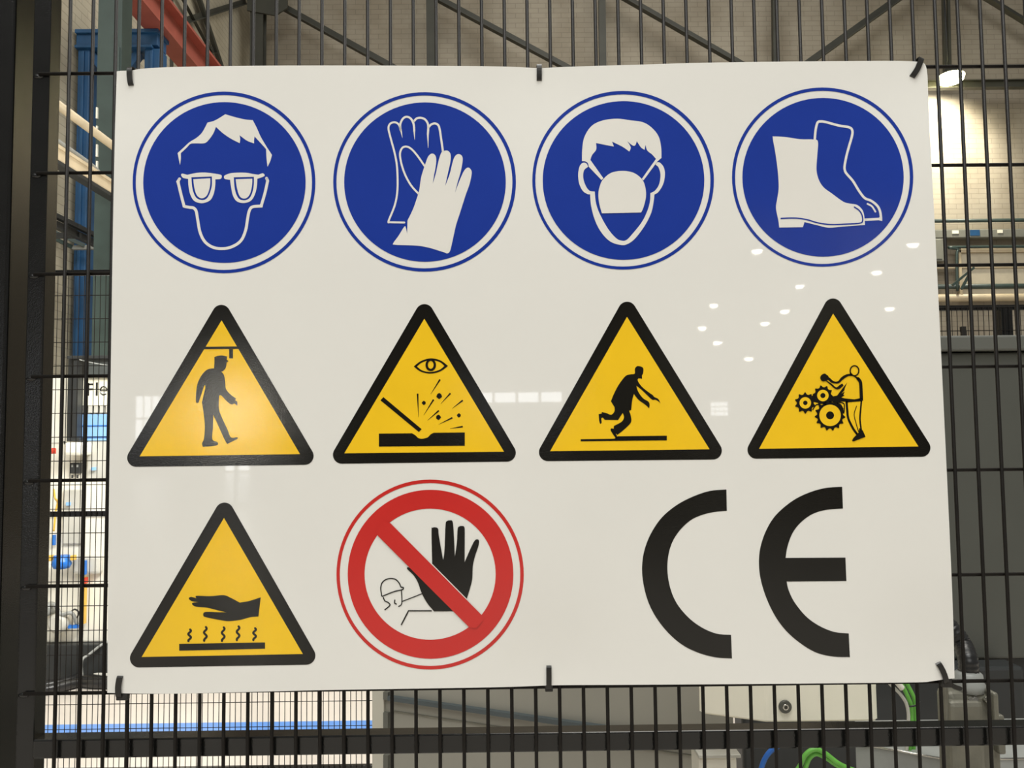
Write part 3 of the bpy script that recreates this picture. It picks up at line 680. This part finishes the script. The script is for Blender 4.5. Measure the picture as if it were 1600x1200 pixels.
# ------------------------------------------------------------------ crane girder, blue portal, columns, pipes on the left
XG = -3.0
def gline(px, py): return atX(px, py, XG)
p0 = gline(222, 0); zc = p0.z - 0.03
rg = empty('crane_girder', (XG, 8, zc - 0.13), 'red painted steel crane girder resting on the blue portal', 'girder')
beam('girder_profile', (XG, 5.4, zc), (XG, 11.0, zc), 0.19, 0.31, REDST, rg, 'I')
bz = zc - 0.155
pt = empty('blue_portal', (at(185, 80, 6.5).x, 6.5, 0), 'blue steel portal frame carrying the red crane girder', 'portal frame')
YP = 6.45
hx0, hx1 = at(119, 60, YP).x, at(246, 60, YP).x
hz0 = at(190, 76, YP).z; hz1 = at(190, 47, YP).z
rg.location.z += hz1 - bz
box('header_beam', hx0, hx1, YP, YP + 0.2, hz0 + 0.03, hz1, BLUESTEEL, pt, 0.006)
box('header_lip', hx0, hx1 + 0.015, YP - 0.03, YP + 0.22, hz1 - 0.035, hz1 - 0.001, BLUESTEEL, pt, 0.004)
box('header_flange', hx0, hx1 - 0.04, YP - 0.03, YP + 0.22, hz0, hz0 + 0.025, BLUESTEEL, pt, 0.004)
for q0, q1 in ((121, 139), (225, 249)):
    xa, xb = at(q0, 80, YP).x, at(q1, 80, YP).x
    l_ = box('leg', xa, xb, YP + 0.01, YP + 0.17, 0, hz0 + 0.005, BLUESTEEL, pt, 0.006)
    box('leg_rib', (xa + xb) / 2 - 0.012, (xa + xb) / 2 + 0.012, YP - 0.012, YP + 0.012, 0, hz0 - 0.02, BLUESTEEL, l_, 0.003)
beam('knee_brace', at(218, 84, YP + 0.08), at(196, 112, YP + 0.08), 0.07, 0.07, BLUESTEEL, pt)
beam('knee_brace', at(142, 84, YP + 0.08), at(166, 112, YP + 0.08), 0.07, 0.07, BLUESTEEL, pt)
cl = empty('teal_column', (at(162, 300, 5.2).x, 5.3, 0), 'dark teal steel column in front of the blue portal', 'column')
xa, xb = at(148, 300, 5.2).x, at(186, 300, 5.2).x
beam('column_shaft', Vector(((xa + xb) / 2, 5.28, 0)), Vector(((xa + xb) / 2, 5.28, 6.4)), xb - xa, 0.16, TEAL, cl)
box('corner_strip', xb - 0.045, xb - 0.01, 5.18, 5.21, 0.0, at(170, 74, 5.2).z, TEAL, cl, 0.002)
for y0_, y1_ in ((167, 184), (196, 200), (225, 244), (251, 262)):
    a, b = at(149.2, y0_, 5.18), at(151.4, y1_, 5.18); box('light_slot', a.x, b.x, 5.186, 5.202, b.z, a.z, MWHITE, cl)  # white strips painted for light coming through holes in the column
XC = -2.6
def along(px, py): return atX(px, py, XC)
q = along(92, 165)
tag(tube('overhead_pipe', [(XC, 3.4, q.z), (XC, 8.5, q.z)], 0.027, CREAMP, None, 14), 'round cream pipe running overhead along the left wall', 'pipe')
q = along(92, 243)
du = empty('cable_duct', (XC, 6, q.z), 'broad cream cable duct below the round overhead pipe', 'duct')
box('duct_body', XC - 0.035, XC + 0.03, 3.4, 8.5, q.z - 0.045, q.z + 0.05, CREAMP, du, 0.008)
box('duct_lip', XC + 0.03, XC + 0.042, 3.4, 8.5, q.z + 0.018, q.z + 0.032, CREAMP, du, 0.002)
box('duct_shelf', XC - 0.035, XC + 0.03, 3.4, 8.5, q.z - 0.068, q.z - 0.047, DARK, du)
q = along(92, 219)
tag(tube('conduit', [(XC - 0.02, 3.4, q.z + 0.01), (XC - 0.02, 4.5, q.z), (XC - 0.03, 4.72, q.z - 0.03)], 0.012, LGREY, None, 10), 'thin pale grey conduit above the cable duct', 'conduit')
XC = -3.25
for py, h, lb in ((336, 0.05, 'upper dark steel rail below the cream duct'), (350, 0.07, 'lower dark steel rail below the cream duct')):
    q = along(88, py)
    r_ = empty('steel_rail', (XC, 5.6, q.z), lb, 'rail', 'dark rails below the duct')
    beam('rail_profile', (XC, 4.2, q.z), (XC, 7.0, q.z), 0.04, h, DARK, r_, 'L')
    for yy in (4.8, 5.7): box('rail_bracket', XL, XC, yy, yy + 0.03, q.z - 0.02, q.z + 0.02, DARK, r_)
tb = empty('cable_tray', (at(128, 386, 6.3).x, 6.3, at(128, 390, 6.3).z), 'pale metal cable tray in front of the blue portal leg', 'tray')
for x0_, y0_, x1_, y1_ in ((106, 366, 122, 372), (112, 383, 149, 389)): pbox('tray_rung', x0_, y0_, x1_, y1_, 6.3, 0.05, LGREY, tb, 0.003)
beam('tray_side', at(84, 362, 6.2), at(132, 384, 6.3), 0.02, 0.03, TEAL, tb); beam('tray_side', at(84, 372, 6.2), at(112, 386, 6.3), 0.02, 0.03, TEAL, tb)

# ------------------------------------------------------------------ services on the far right wall
YS = 11.35
def hpipe(name, y_px, thick, m, label, cat='pipe', x0_=1380, x1_=1900, Y=YS):
    a, b = at(x0_, y_px, Y), at(x1_, y_px - (x1_ - x0_) * 0.008, Y); b.z = a.z
    return tag(tube(name, [a, b], thick * 0.0092 / 2, m, None, 12), label, cat)
hpipe('wall_pipe', 346, 6, TEAL, 'thin teal pipe below the bright patch on the brick wall')
hpipe('wall_pipe', 419, 5, CREAMP, 'thin cream pipe between the trunking and the dark pipe')
hpipe('wall_pipe', 449, 8, TEAL, 'dark teal pipe on the far right wall')
hpipe('wall_pipe', 466.5, 12, CREAMP, 'thick tan pipe just above the far mesh fence')
tk = empty('cable_trunking', at(1530, 371, YS), 'grey cable trunking with small labels below the teal pipe', 'trunking')
pbox('trunking_body', 1380, 357, 1900, 370, YS - 0.05, 0.17, mat('trunk_grey', (128, 128, 118), 0.5, var=0.06), tk, 0.01)
pbox('label_plate', 1488, 360, 1498, 365, YS - 0.06, 0.012, CREAM, tk); pbox('label_plate', 1516, 359, 1531, 368, YS - 0.06, 0.012, BLUESTEEL, tk); pbox('label_plate', 1559, 359, 1567, 364, YS - 0.06, 0.012, CREAM, tk)
jb = empty('junction_box', at(1466, 408, YS), 'grey junction box under the trunking, beside the edge of the sign', 'box')
pbox('box_body', 1448, 372.5, 1475, 408, YS - 0.05, 0.17, MATS['trunk_grey'], jb, 0.01); pbox('box_lid', 1451, 374, 1472, 405, YS - 0.065, 0.02, MATS['trunk_grey'], jb, 0.006)
sf = empty('window_frame_panel', at(1600, 470, YS), 'cream framed panel on the far wall with a bent conduit', 'panel')
pbox('panel_board', 1500, 386, 1800, 462, YS, 0.1, mat('panel_cream', (196, 186, 164), 0.6, var=0.06), sf, 0.01)
pbox('frame_bar', 1499, 386, 1503, 462, YS - 0.04, 0.05, CREAMP, sf); pbox('frame_bar', 1499, 389, 1800, 393, YS - 0.04, 0.05, CREAMP, sf)
tube('conduit', [at(1496, 455, YS - 0.06), at(1495, 405, YS - 0.06), at(1497, 390, YS - 0.06), at(1506, 386, YS - 0.06), at(1800, 385, YS - 0.06)], 0.02, TEAL, sf)
ws = empty('wall_strut', at(1490, 446, YS - 0.3), 'forked grey strut in front of the dark teal pipe', 'strut')
beam('strut_bar', at(1488, 446, YS - 0.25), at(1522, 418, YS - 0.25), 0.03, 0.03, TEAL, ws); beam('strut_bar', at(1502, 452, YS - 0.25), at(1516, 426, YS - 0.25), 0.03, 0.03, TEAL, ws)
# wall washer lamp
YLp = 10.72
lp = at(1487, 126, YLp)
wl_ = empty('wall_lamp', lp, 'glowing lamp hung in front of the far right brick wall', 'lamp')
lathe('reflector', lp + Vector((0, 0.02, 0.06)), (0, -0.12, -1), [(-0.16, 0.05), (-0.12, 0.07), (0.0, 0.165), (0.02, 0.168)], DARK, wl_)
lathe('lamp_glass', lp + Vector((0, 0.02, 0.06)), (0, -0.12, -1), [(0.0, 0.178), (0.05, 0.16), (0.08, 0.09), (0.085, 0.01)], GLOW, wl_)
tube('hanger', [lp + Vector((0, 0.08, 0.16)), lp + Vector((0, 0.1, 1.6))], 0.012, DARK, wl_, 8)
sl = bpy.data.lights.new('lamp_light', 'SPOT'); sl.energy = 480; sl.color = (1, 0.94, 0.78); sl.spot_size = math.radians(118); sl.spot_blend = 0.55; sl.shadow_soft_size = 0.15
so = bpy.data.objects.new('lamp_light', sl); COL.objects.link(so); so.parent = wl_; so.location = (0, 0.0, -0.06)
so.rotation_euler = Vector((0.0, 1.0, -0.75)).to_track_quat('-Z', 'Y').to_euler()

# ------------------------------------------------------------------ inner guard fences
def guard(label, x0_, x1_, Y, ztop, mid, posts, xl=None):
    g_ = empty('guard_fence', ((x0_ + x1_) / 2, Y, 0), label, 'fence', 'inner guard fences')
    bm = bmesh.new(); r = 0.0016; zb_ = 0.14
    n = int((x1_ - x0_) / DX)
    for i in range(n + 1): bm_tube(bm, [Vector((x0_ + i * DX, Y, zb_)), Vector((x0_ + i * DX, Y, ztop))], r, 4)
    for j in range(int((ztop - zb_) / DY) + 1): bm_tube(bm, [Vector((x0_, Y + 0.003, ztop - j * DY)), Vector((x1_, Y + 0.003, ztop - j * DY))], r, 4)
    tag(obj_bm('wire_mesh', bm, CHAR2, g_), kind='stuff')
    for z in [ztop, zb_] + mid: box('rail', x0_, x1_, Y + 0.005, Y + 0.025, z - 0.012, z + 0.01, CHAR, g_, 0.001)
    for x in posts: box('post', x - 0.024, x + 0.024, Y + 0.006, Y + 0.055, 0, ztop + 0.01, CHAR, g_, 0.002)
    return g_
YF = 2.72
guard('inner wire mesh guard fence at the left, in front of the white machine', at(40, 800, YF).x, at(584, 1100, YF).x, YF, at(120, 425, YF).z, [at(120, 803, YF).z], [at(-20, 800, YF).x])
guard('inner wire mesh guard fence at the right, behind the grey cabinet', at(1380, 500, YF).x, at(1850, 500, YF).x, YF, at(1530, 480, YF).z, [], [at(1575, 500, YF).x, at(1386, 500, YF).x])
sw = empty('cable_clip', at(1506, 526, YF - 0.03), 'small black latch on the right inner guard fence', 'latch')
pbox('latch_body', 1503, 510, 1510, 518, YF - 0.02, 0.018, NYLON, sw, 0.001); pbox('latch_bolt', 1504, 517, 1511, 526, YF - 0.02, 0.018, NYLON, sw, 0.001)

# ------------------------------------------------------------------ white machine in the left cell
YM = 4.6
mc = empty('white_machine', (at(150, 800, YM).x, YM, 0), 'white machine with valves and fittings behind the left inner fence', 'machine')
x0m, x1m = at(40, 800, YM).x, at(330, 800, YM).x
zt_ = at(100, 590, YM).z; zb2 = at(100, 1004, YM).z
box('housing', x0m, x1m, YM, YM + 0.5, zb2, zt_, MWHITE, mc, 0.01)
box('plinth', x0m, x1m, YM - 0.06, YM + 0.5, 0.0, zb2, DARK, mc, 0.006)
for y0_ in (690, 806): pbox('panel_seam', 40, y0_, 330, y0_ + 2, YM - 0.004, 0.01, MGREY, mc)
pbox('door_panel', 136, 688, 168, 748, YM - 0.02, 0.03, MGREY, mc, 0.006)
pbox('door_panel', 98, 765, 128, 850, YM - 0.02, 0.03, MGREY, mc, 0.006)
pbox('hood', 98, 691, 130, 712, YM - 0.14, 0.15, MWHITE, mc, 0.02)
a = at(83.5, 709, YM - 0.12); lathe('red_cap', a, (0, 0, 1), [(0, 0.014), (0.03, 0.014), (0.036, 0.010)], REDC, mc, 14)
for x in (112, 120):
    sk = pbox('socket', x - 2.5, 723, x + 4.5, 740, YM - 0.03, 0.035, DARK, mc, 0.003)
    pbox('socket_window', x - 0.5, 726, x + 2, 730, YM - 0.033, 0.005, LGREY, sk); a = at(x + 1, 747, YM - 0.02); lathe('plug_pin', a, (0, 0, 1), [(0, 0.006), (0.02, 0.006)], DARK, sk, 8)
v = lathe('blue_valve', at(96, 889, YM - 0.10), (0, 0, 1), [(0, 0.02), (0.005, 0.045), (0.03, 0.058), (0.055, 0.05), (0.06, 0.046), (0.082, 0.046)], VBLUE, mc, 18)
pbox('brass_fitting', 74, 868, 80, 877, YM - 0.12, 0.04, YELF, mc, 0.004); pbox('brass_fitting', 109, 868, 115, 876, YM - 0.12, 0.04, YELF, mc, 0.004)
pbox('grey_flange', 112, 868, 156, 898, YM - 0.05, 0.06, MGREY, mc, 0.02)
pbox('blue_tag', 129, 876, 133.5, 898, YM - 0.08, 0.02, VBLUE, mc); pbox('blue_tag', 81, 836, 85, 852, YM - 0.03, 0.02, VBLUE, mc); pbox('blue_tag', 106, 977, 121, 982, YM - 0.08, 0.02, VBLUE, mc)
pbox('blue_tag', 103, 785, 108, 790, YM - 0.04, 0.02, SKYB, mc); pbox('blue_tag', 142, 730, 148, 735, YM - 0.05, 0.02, SKYB, mc)
pbox('yellow_strip', 129.5, 902, 132, 975, YM - 0.05, 0.03, YELF, mc); pbox('orange_clip', 130, 903, 134, 912, YM - 0.06, 0.03, REDC, mc)
tube('brass_hose', [at(84, 765, YM - 0.04), at(86, 778, YM - 0.08), at(90, 785, YM - 0.05), at(87, 800, YM - 0.05), at(84, 830, YM - 0.05)], 0.006, YELF, mc, 8)
tube('grey_hose', [at(76, 950, YM - 0.06), at(86, 945, YM - 0.1), at(95, 960, YM - 0.1), at(112, 958, YM - 0.1), at(120, 975, YM - 0.06)], 0.012, LGREY, mc, 8)
tube('black_hose', [at(100, 690, YM - 0.06), at(108, 700, YM - 0.1), at(126, 689, YM - 0.1), at(136, 694, YM - 0.06)], 0.005, RUBBER, mc, 8)
tube('black_hose', [at(112, 955, YM - 0.06), at(117, 952, YM - 0.1), at(123, 957, YM - 0.1), at(120, 966, YM - 0.06)], 0.005, RUBBER, mc, 8)
lathe('grey_motor', at(100, 970, YM - 0.02), (0, -1, 0), [(0, 0.06), (0.08, 0.06), (0.1, 0.04)], MGREY, mc, 18)
lathe('grey_motor', at(80, 950, YM - 0.02), (0, -1, 0), [(0, 0.04), (0.06, 0.04), (0.08, 0.03)], LGREY, mc, 18)
# gantry with board
gy = empty('cell_gantry', (at(115, 640, 4.5).x, 4.5, at(115, 692, 4.5).z), 'dark upright stand with a cross bar above the white machine', 'stand')
pbox('upright', 105, 556, 111.5, 686, 4.53, 0.065, DARK, gy, 0.004); pbox('upright', 113, 556, 121, 686, 4.5, 0.095, DARK, gy, 0.004)
pbox('cross_bar', 105, 555, 250, 560, 4.48, 0.05, DARK, gy, 0.003); pbox('side_plate', 134, 560, 250, 588, 4.53, 0.03, mat('smoke_plate', (78, 82, 80), 0.3), gy, 0.003)
tube('cable', [at(124, 562, 4.46), at(145, 567, 4.46), at(180, 573, 4.46)], 0.004, LGREY, gy, 6)
fo = pbox('foot', 104, 684, 124, 689.5, 4.5, 0.095, DARK, gy, 0.003)
bd = empty('lettered_board', (at(180, 633, 4.57).x, 4.57, at(180, 633, 4.57).z), 'white board lettered Fle, half hidden behind the safety sign', 'board')
pbox('board_sheet', 129, 588, 250, 633, 4.57, 0.029, mat('board_white', (250, 246, 222), 0.4, var=0.02), bd, 0.002)
for nm, segs in (('letter_f', [((138.2, 599.6), (138.2, 617)), ((138.2, 600.4), (145.2, 600.4)), ((138.2, 608), (144.4, 608))]), ('letter_l', [((151.6, 598.5), (151.6, 617))])):
    bm = bmesh.new()
    for p_, q_ in segs:
        a, b = at(*p_, 4.569), at(*q_, 4.569); w = 0.0042
        bm_box(bm, min(a.x, b.x) - w, max(a.x, b.x) + w, 4.565, 4.57, min(a.z, b.z) - w, max(a.z, b.z) + w)
    obj_bm(nm, bm, BLK, bd)
bm = bmesh.new()
pts = [(157.0, 610.3), (167.2, 610.3), (166.6, 607), (164.6, 604.6), (162, 604), (159.2, 605), (157.3, 607.6), (156.9, 611), (157.8, 614.2), (160, 616.4), (163, 616.8), (166.2, 615.4)]
bm_tube(bm, [at(*p_, 4.569) for p_ in pts], 0.0042, 6)
obj_bm('letter_e', bm, BLK, bd)
pb = empty('pale_blue_panel', (at(185, 686, 4.57).x, 4.57, at(185, 690, 4.57).z), 'pale blue panel below the lettered white board', 'panel')
pbox('panel_sheet', 121, 647, 250, 688, 4.57, 0.029, SKYB, pb, 0.003); pbox('panel_rib', 121, 664, 250, 665, 4.562, 0.012, VBLUE, pb); pbox('panel_rib', 121, 682, 250, 683, 4.562, 0.012, VBLUE, pb)
for i in range(7): pbox('grey_slat', 129 + i * 9, 634, 135 + i * 9, 646, 4.575, 0.024, MGREY, pb)
# cables on the floor
def fcable(pts, r, m, label, lift=0.0):
    P = []
    for i, (x, y) in enumerate(pts):
        p = atZ(x, y, r + lift + 0.001); P.append(p)
    return tag(tube('floor_cable', P, r, m, None, 10), label, 'cable', 'cables on the floor by the white machine')
fcable([(20, 1082), (70, 1078), (100, 1072), (125, 1066), (150, 1068), (200, 1068)], 0.030, RUBBER, 'thick black cable on the floor, nearest to the mesh')
fcable([(20, 1074), (70, 1071), (105, 1064), (130, 1058), (160, 1062), (200, 1064)], 0.024, RUBBER, 'black cable lying just behind the thickest floor cable')
fcable([(20, 1052), (75, 1045), (100, 1039), (140, 1042), (165, 1049), (200, 1050)], 0.022, RUBBER, 'black cable loop at the foot of the white machine')
fcable([(60, 1030), (75, 1043), (88, 1051), (105, 1053), (140, 1053), (200, 1058)], 0.012, MGREY, 'thin white cable curving across the black floor cables', 0.03)
tube('rising_cable', [at(128, 1056, 4.4), at(128, 1032, 4.45), at(140, 1022, 4.5), at(158, 1008, 4.52), at(175, 1000, 4.56)], 0.008, LGREY, mc, 8)

# ------------------------------------------------------------------ cabinets and boxes at the lower right
pn = empty('machine_panel', (0.05, 0.8, 0), 'large plain grey beige machine panel below the sign, with a dark rail', 'panel')
pl, pr = at(588, 1130, 0.98), at(1140, 1130, 0.67)
dirv = (pr - pl); dirv.z = 0; Lp = dirv.length; dirv.normalize(); nv = Vector((dirv.y, -dirv.x, 0))
def ppt(s_, z, o): p = pl + dirv * s_ + nv * o; return Vector((p.x, p.y, z))
def slab(name, s0, s1, z0, z1, o0, o1, m, parent, zs=None):
    """box in the frame of the turned panel; z may differ at both ends"""
    vs = [ppt(s_, z, o) for o in (o0, o1) for (s_, z) in ((s0, z0), (s1, z0), (s1, z1), (s0, z1))]
    bm = bmesh.new(); bv = [bm.verts.new(v) for v in vs]
    for f in ((0, 1, 2, 3), (7, 6, 5, 4), (0, 4, 5, 1), (1, 5, 6, 2), (2, 6, 7, 3), (3, 7, 4, 0)): bm.faces.new([bv[i] for i in f])
    bmesh.ops.recalc_face_normals(bm, faces=bm.faces)
    return obj_bm(name, bm, m, parent)
slab('panel_sheet', 0.0, Lp, 0.05, 1.16, -0.03, 0.0, BEIGE, pn)
slab('edge_strip', -0.006, 0.022, 0.05, 1.16, -0.032, 0.006, EDGE, pn)
def on_panel(px, py):
    d = ray(px, py); t = (pl - CAM).dot(nv) / d.dot(nv); return CAM + d * t
a = on_panel(615, 1092); b = on_panel(930, 1131)
z_r = (a.z + b.z) / 2
slab('dark_rail', 0.035, Lp, z_r - 0.0042, z_r + 0.0042, 0.0, 0.012, mat('rail_teal', (70, 78, 80), 0.4), pn)
z_g = on_panel(700, 1124).z; slab('groove_line', 0.035, Lp, z_g - 0.0012, z_g + 0.0012, 0.0, 0.002, HOOD, pn)
for y0_, y1_ in ((1080, 1092), (1112, 1137), (1178, 1230)):
    slab('hinge', 0.022, 0.033, on_panel(606, y1_).z, on_panel(606, y0_).z, 0.0, 0.008, mat('hinge_grey', (92, 92, 84), 0.5), pn)
cb = empty('grey_cabinet', (at(1640, 800, 0.85).x, 1.05, at(1530, 1032, 0.85).z), 'tall dark grey cabinet behind the right side of the mesh', 'cabinet')
cx0, cx1 = at(1400, 800, 0.85).x, at(1860, 800, 0.85).x
ct, cm, cbm = at(1530, 525, 0.85).z, at(1530, 549, 0.85).z, at(1530, 1030, 0.85).z
box('body', cx0, cx1, 0.85, 1.3, cbm, cm - 0.002, GREYCAB, cb, 0.004)
box('top_cover', cx0 - 0.004, cx1 + 0.004, 0.838, 1.31, cm, ct, mat('cover_grey', (92, 93, 87), 0.45, var=0.04), cb, 0.004)
box('stand', cx0 + 0.0, cx1, 0.87, 1.3, 0.0, cbm - 0.001, DARK, cb, 0.004)
db = empty('dark_machine_base', (at(1350, 1130, 0.8).x, 0.82, 0), 'black machine base behind the cream control box', 'machine base')
box('base_body', at(1150, 1100, 0.82).x, at(1600, 1100, 0.82).x - 0.02, 0.78, 0.838, 0.02, at(1400, 1040, 0.8).z, DARK, db, 0.006)
box('base_foot', at(1150, 1100, 0.82).x, at(1600, 1100, 0.82).x - 0.02, 0.76, 0.838, 0.0, 0.019, DARK, db)
# cream control box
bx = empty('control_box', (at(1230, 1130, 0.5).x, 0.55, at(1230, 1130, 0.5).z), 'cream control box with a round lock below the CE letters', 'box')
P0 = at(1198, 1129.5, 0.50); P1 = at(1092, 1115, 0.53); P2 = at(1372, 1127, 0.50)
zb3 = P0.z; ztop = zb3 + 0.16
foot = [P1, P0, P2, P2 + Vector((0, 0.03, 0)), P1 + Vector((0.012, 0.016, 0))]
bm = bmesh.new(); lo = [bm.verts.new((p.x, p.y, zb3)) for p in foot]; hi = [bm.verts.new((p.x, p.y, ztop)) for p in foot]
lo[0].co.z = P1.z; lo[4].co.z = P1.z
bm.faces.new(lo[::-1]); bm.faces.new(hi)
for i in range(5): bm.faces.new((lo[i], lo[(i + 1) % 5], hi[(i + 1) % 5], hi[i]))
bmesh.ops.recalc_face_normals(bm, faces=bm.faces); bmesh.ops.bevel(bm, geom=bm.edges[:], offset=0.003, segments=2, affect='EDGES')
obj_bm('box_body', bm, CREAM, bx)
lk = at(1226.5, 1104, 0.4995)
l1 = lathe('lock', lk, (0, -1, 0), [(-0.004, 0.0096), (0.002, 0.0096), (0.0032, 0.0086)], mat('lock_grey', (92, 92, 86), 0.4, 0.4), bx, 28)
lathe('lock_ring', lk + Vector((0, -0.0028, 0)), (0, -1, 0), [(0, 0.0048), (0.0016, 0.0044)], METAL, l1, 20); lathe('lock_core', lk + Vector((0, -0.0042, 0)), (0, -1, 0), [(0, 0.0028), (0.001, 0.0024)], mat('lock_dark', (70, 68, 62), 0.4, 0.5), l1, 16)
# heavy connector
YH = 0.30
hd = empty('plug_connector', at(1520, 1190, YH), 'grey die-cast plug connector with black corrugated cable at lower right', 'connector')
pbox('hood_front', 1487, 1097, 1541, 1240, YH, 0.02, HOOD, hd, 0.006)
pbox('hood_back', 1484, 1082, 1566, 1240, YH + 0.012, 0.035, HOOD, hd, 0.008)
pbox('locking_lever', 1553, 1083, 1562, 1130, YH - 0.004, 0.03, HOOD, hd, 0.003)
pbox('side_lug', 1477, 1070, 1485, 1132, YH + 0.005, 0.015, HOOD, hd, 0.004); pbox('side_lug', 1560, 1118, 1572, 1180, YH + 0.0, 0.02, HOOD, hd, 0.003)
for x in (1514, 1521, 1539): lathe('screw', at(x, 1093, YH + 0.012), (0, -1, 0.3), [(0, 0.0036), (0.006, 0.0032)], METAL, hd, 10)
gp = at(1514, 1092, YH + 0.03)
def zof(y): return at(1514, y, YH + 0.03).z - gp.z
lathe('cable_gland', gp, (0, 0, 1), [(0, 0.017), (zof(1080), 0.017), (zof(1079), 0.0205), (zof(1068), 0.0205), (zof(1064), 0.0185), (zof(1052), 0.0175), (zof(1048), 0.013)], LGREY, hd, 12)
cpts = crv([at(1514, 1052, YH + 0.03), at(1512, 1030, YH + 0.03), at(1504, 1008, YH + 0.055), at(1490, 988, YH + 0.06), at(1468, 968, YH + 0.07), at(1430, 955, YH + 0.08)], 14)
tag(tube('corrugated_cable', cpts, [0.0122 + 0.0007 * math.sin(i * 1.9) for i in range(len(cpts))], RUBBER, hd, 14, False), 'black corrugated cable')
# green and grey network cables
def bundle(name, pxs, Y, r, m, label, group=None):
    return tag(tube(name, [at(x, y, Y) for x, y in pxs], r, m, None, 10), label, 'cable', group)
G = 'network cables beside the control box'
bundle('network_cable', [(1396, 1040), (1408, 1066), (1419, 1090), (1424, 1106), (1424, 1140), (1421, 1175), (1417, 1230)], 0.47, 0.0029, GREEN, 'green network cable, left one of the tied pair', G)
bundle('network_cable', [(1404, 1040), (1416, 1066), (1427, 1088), (1430.5, 1106), (1430.5, 1140), (1427, 1175), (1424, 1230)], 0.473, 0.0029, GREEN, 'green network cable, right one of the tied pair', G)
bundle('network_cable', [(1376, 1050), (1392, 1070), (1408, 1086), (1418, 1106), (1419, 1140), (1412, 1230)], 0.465, 0.0024, MGREY, 'thin pale grey cable tied to the green pair', G)
bundle('network_cable', [(1380, 1046), (1398, 1062), (1410, 1076)], 0.462, 0.0042, MWHITE, 'short white cable sleeve above the green pair', G)
tr_ = empty('bundle_tie', at(1424, 1102, 0.465), 'small black tie around the green and grey cables', 'cable tie')
ring = [Vector((0.0085 * math.cos(t), 0.0062 * math.sin(t), 0.0018 * math.cos(t))) + at(1424.5, 1101, 0.470) for t in (i * math.pi / 8 for i in range(17))]
tube('tie_band', ring, 0.0014, NYLON, tr_, 6, False); tube('tie_tail', [ring[0], ring[0] + Vector((0.004, -0.002, 0.002))], 0.001, NYLON, tr_, 6)
G2 = 'cables below the fence rail'
bundle('loop_cable', [(1186, 1240), (1188, 1210), (1194, 1188), (1206, 1172), (1226, 1162), (1252, 1162)], 0.46, 0.0038, BLUEC, 'blue cable looping under the fence rail', G2)
bundle('loop_cable', [(1225, 1230), (1248, 1200), (1258, 1180), (1272, 1171), (1288, 1176), (1312, 1194), (1340, 1206)], 0.46, 0.0035, GREEN, 'bright green cable arching under the fence rail', G2)
bundle('loop_cable', [(1238, 1230), (1256, 1206), (1264, 1186), (1275, 1178), (1290, 1184), (1308, 1196), (1340, 1212)], 0.463, 0.0033, GREEN, 'second green cable arching just below the brightest one', G2)
ty = empty('metal_tray', at(1470, 1230, 0.40), 'pale grey metal tray under the plug connector', 'tray')
t0, t1_ = at(1337, 1172, 0.62), at(1640, 1192, 0.395)
vs = []
for p in (at(1337, 1170, 0.50), at(1484, 1187, 0.43), at(1640, 1200, 0.43), at(1640, 1192, 0.60), at(1337, 1163, 0.60)): vs.append(p)
zt4 = at(1484, 1187, 0.43).z
n5 = len(vs); top_ = [Vector((p.x, p.y, zt4)) for p in vs]; bot_ = [p - Vector((0, 0, 0.07)) for p in top_]
obj('tray_body', top_ + bot_, [tuple(range(n5))[::-1], tuple(range(n5, 2 * n5))] + [(i, (i + 1) % n5, n5 + (i + 1) % n5, n5 + i) for i in range(n5)], LGREY, ty)
tube('tray_rim', [top_[0] + Vector((0, -0.001, 0)), top_[1] + Vector((0, -0.001, 0))], 0.0016, METAL, ty, 8); tube('tray_rim', [top_[1], top_[2]], 0.0016, METAL, ty, 8)
wbx = empty('white_terminal_box', at(1125, 1230, 0.56), 'small white box at the bottom edge below the control box', 'box')
pbox('box_body', 1093, 1184, 1152, 1240, 0.56, 0.06, MWHITE, wbx, 0.003); pbox('box_lid', 1092, 1180, 1158, 1185, 0.555, 0.07, MGREY, wbx, 0.001)
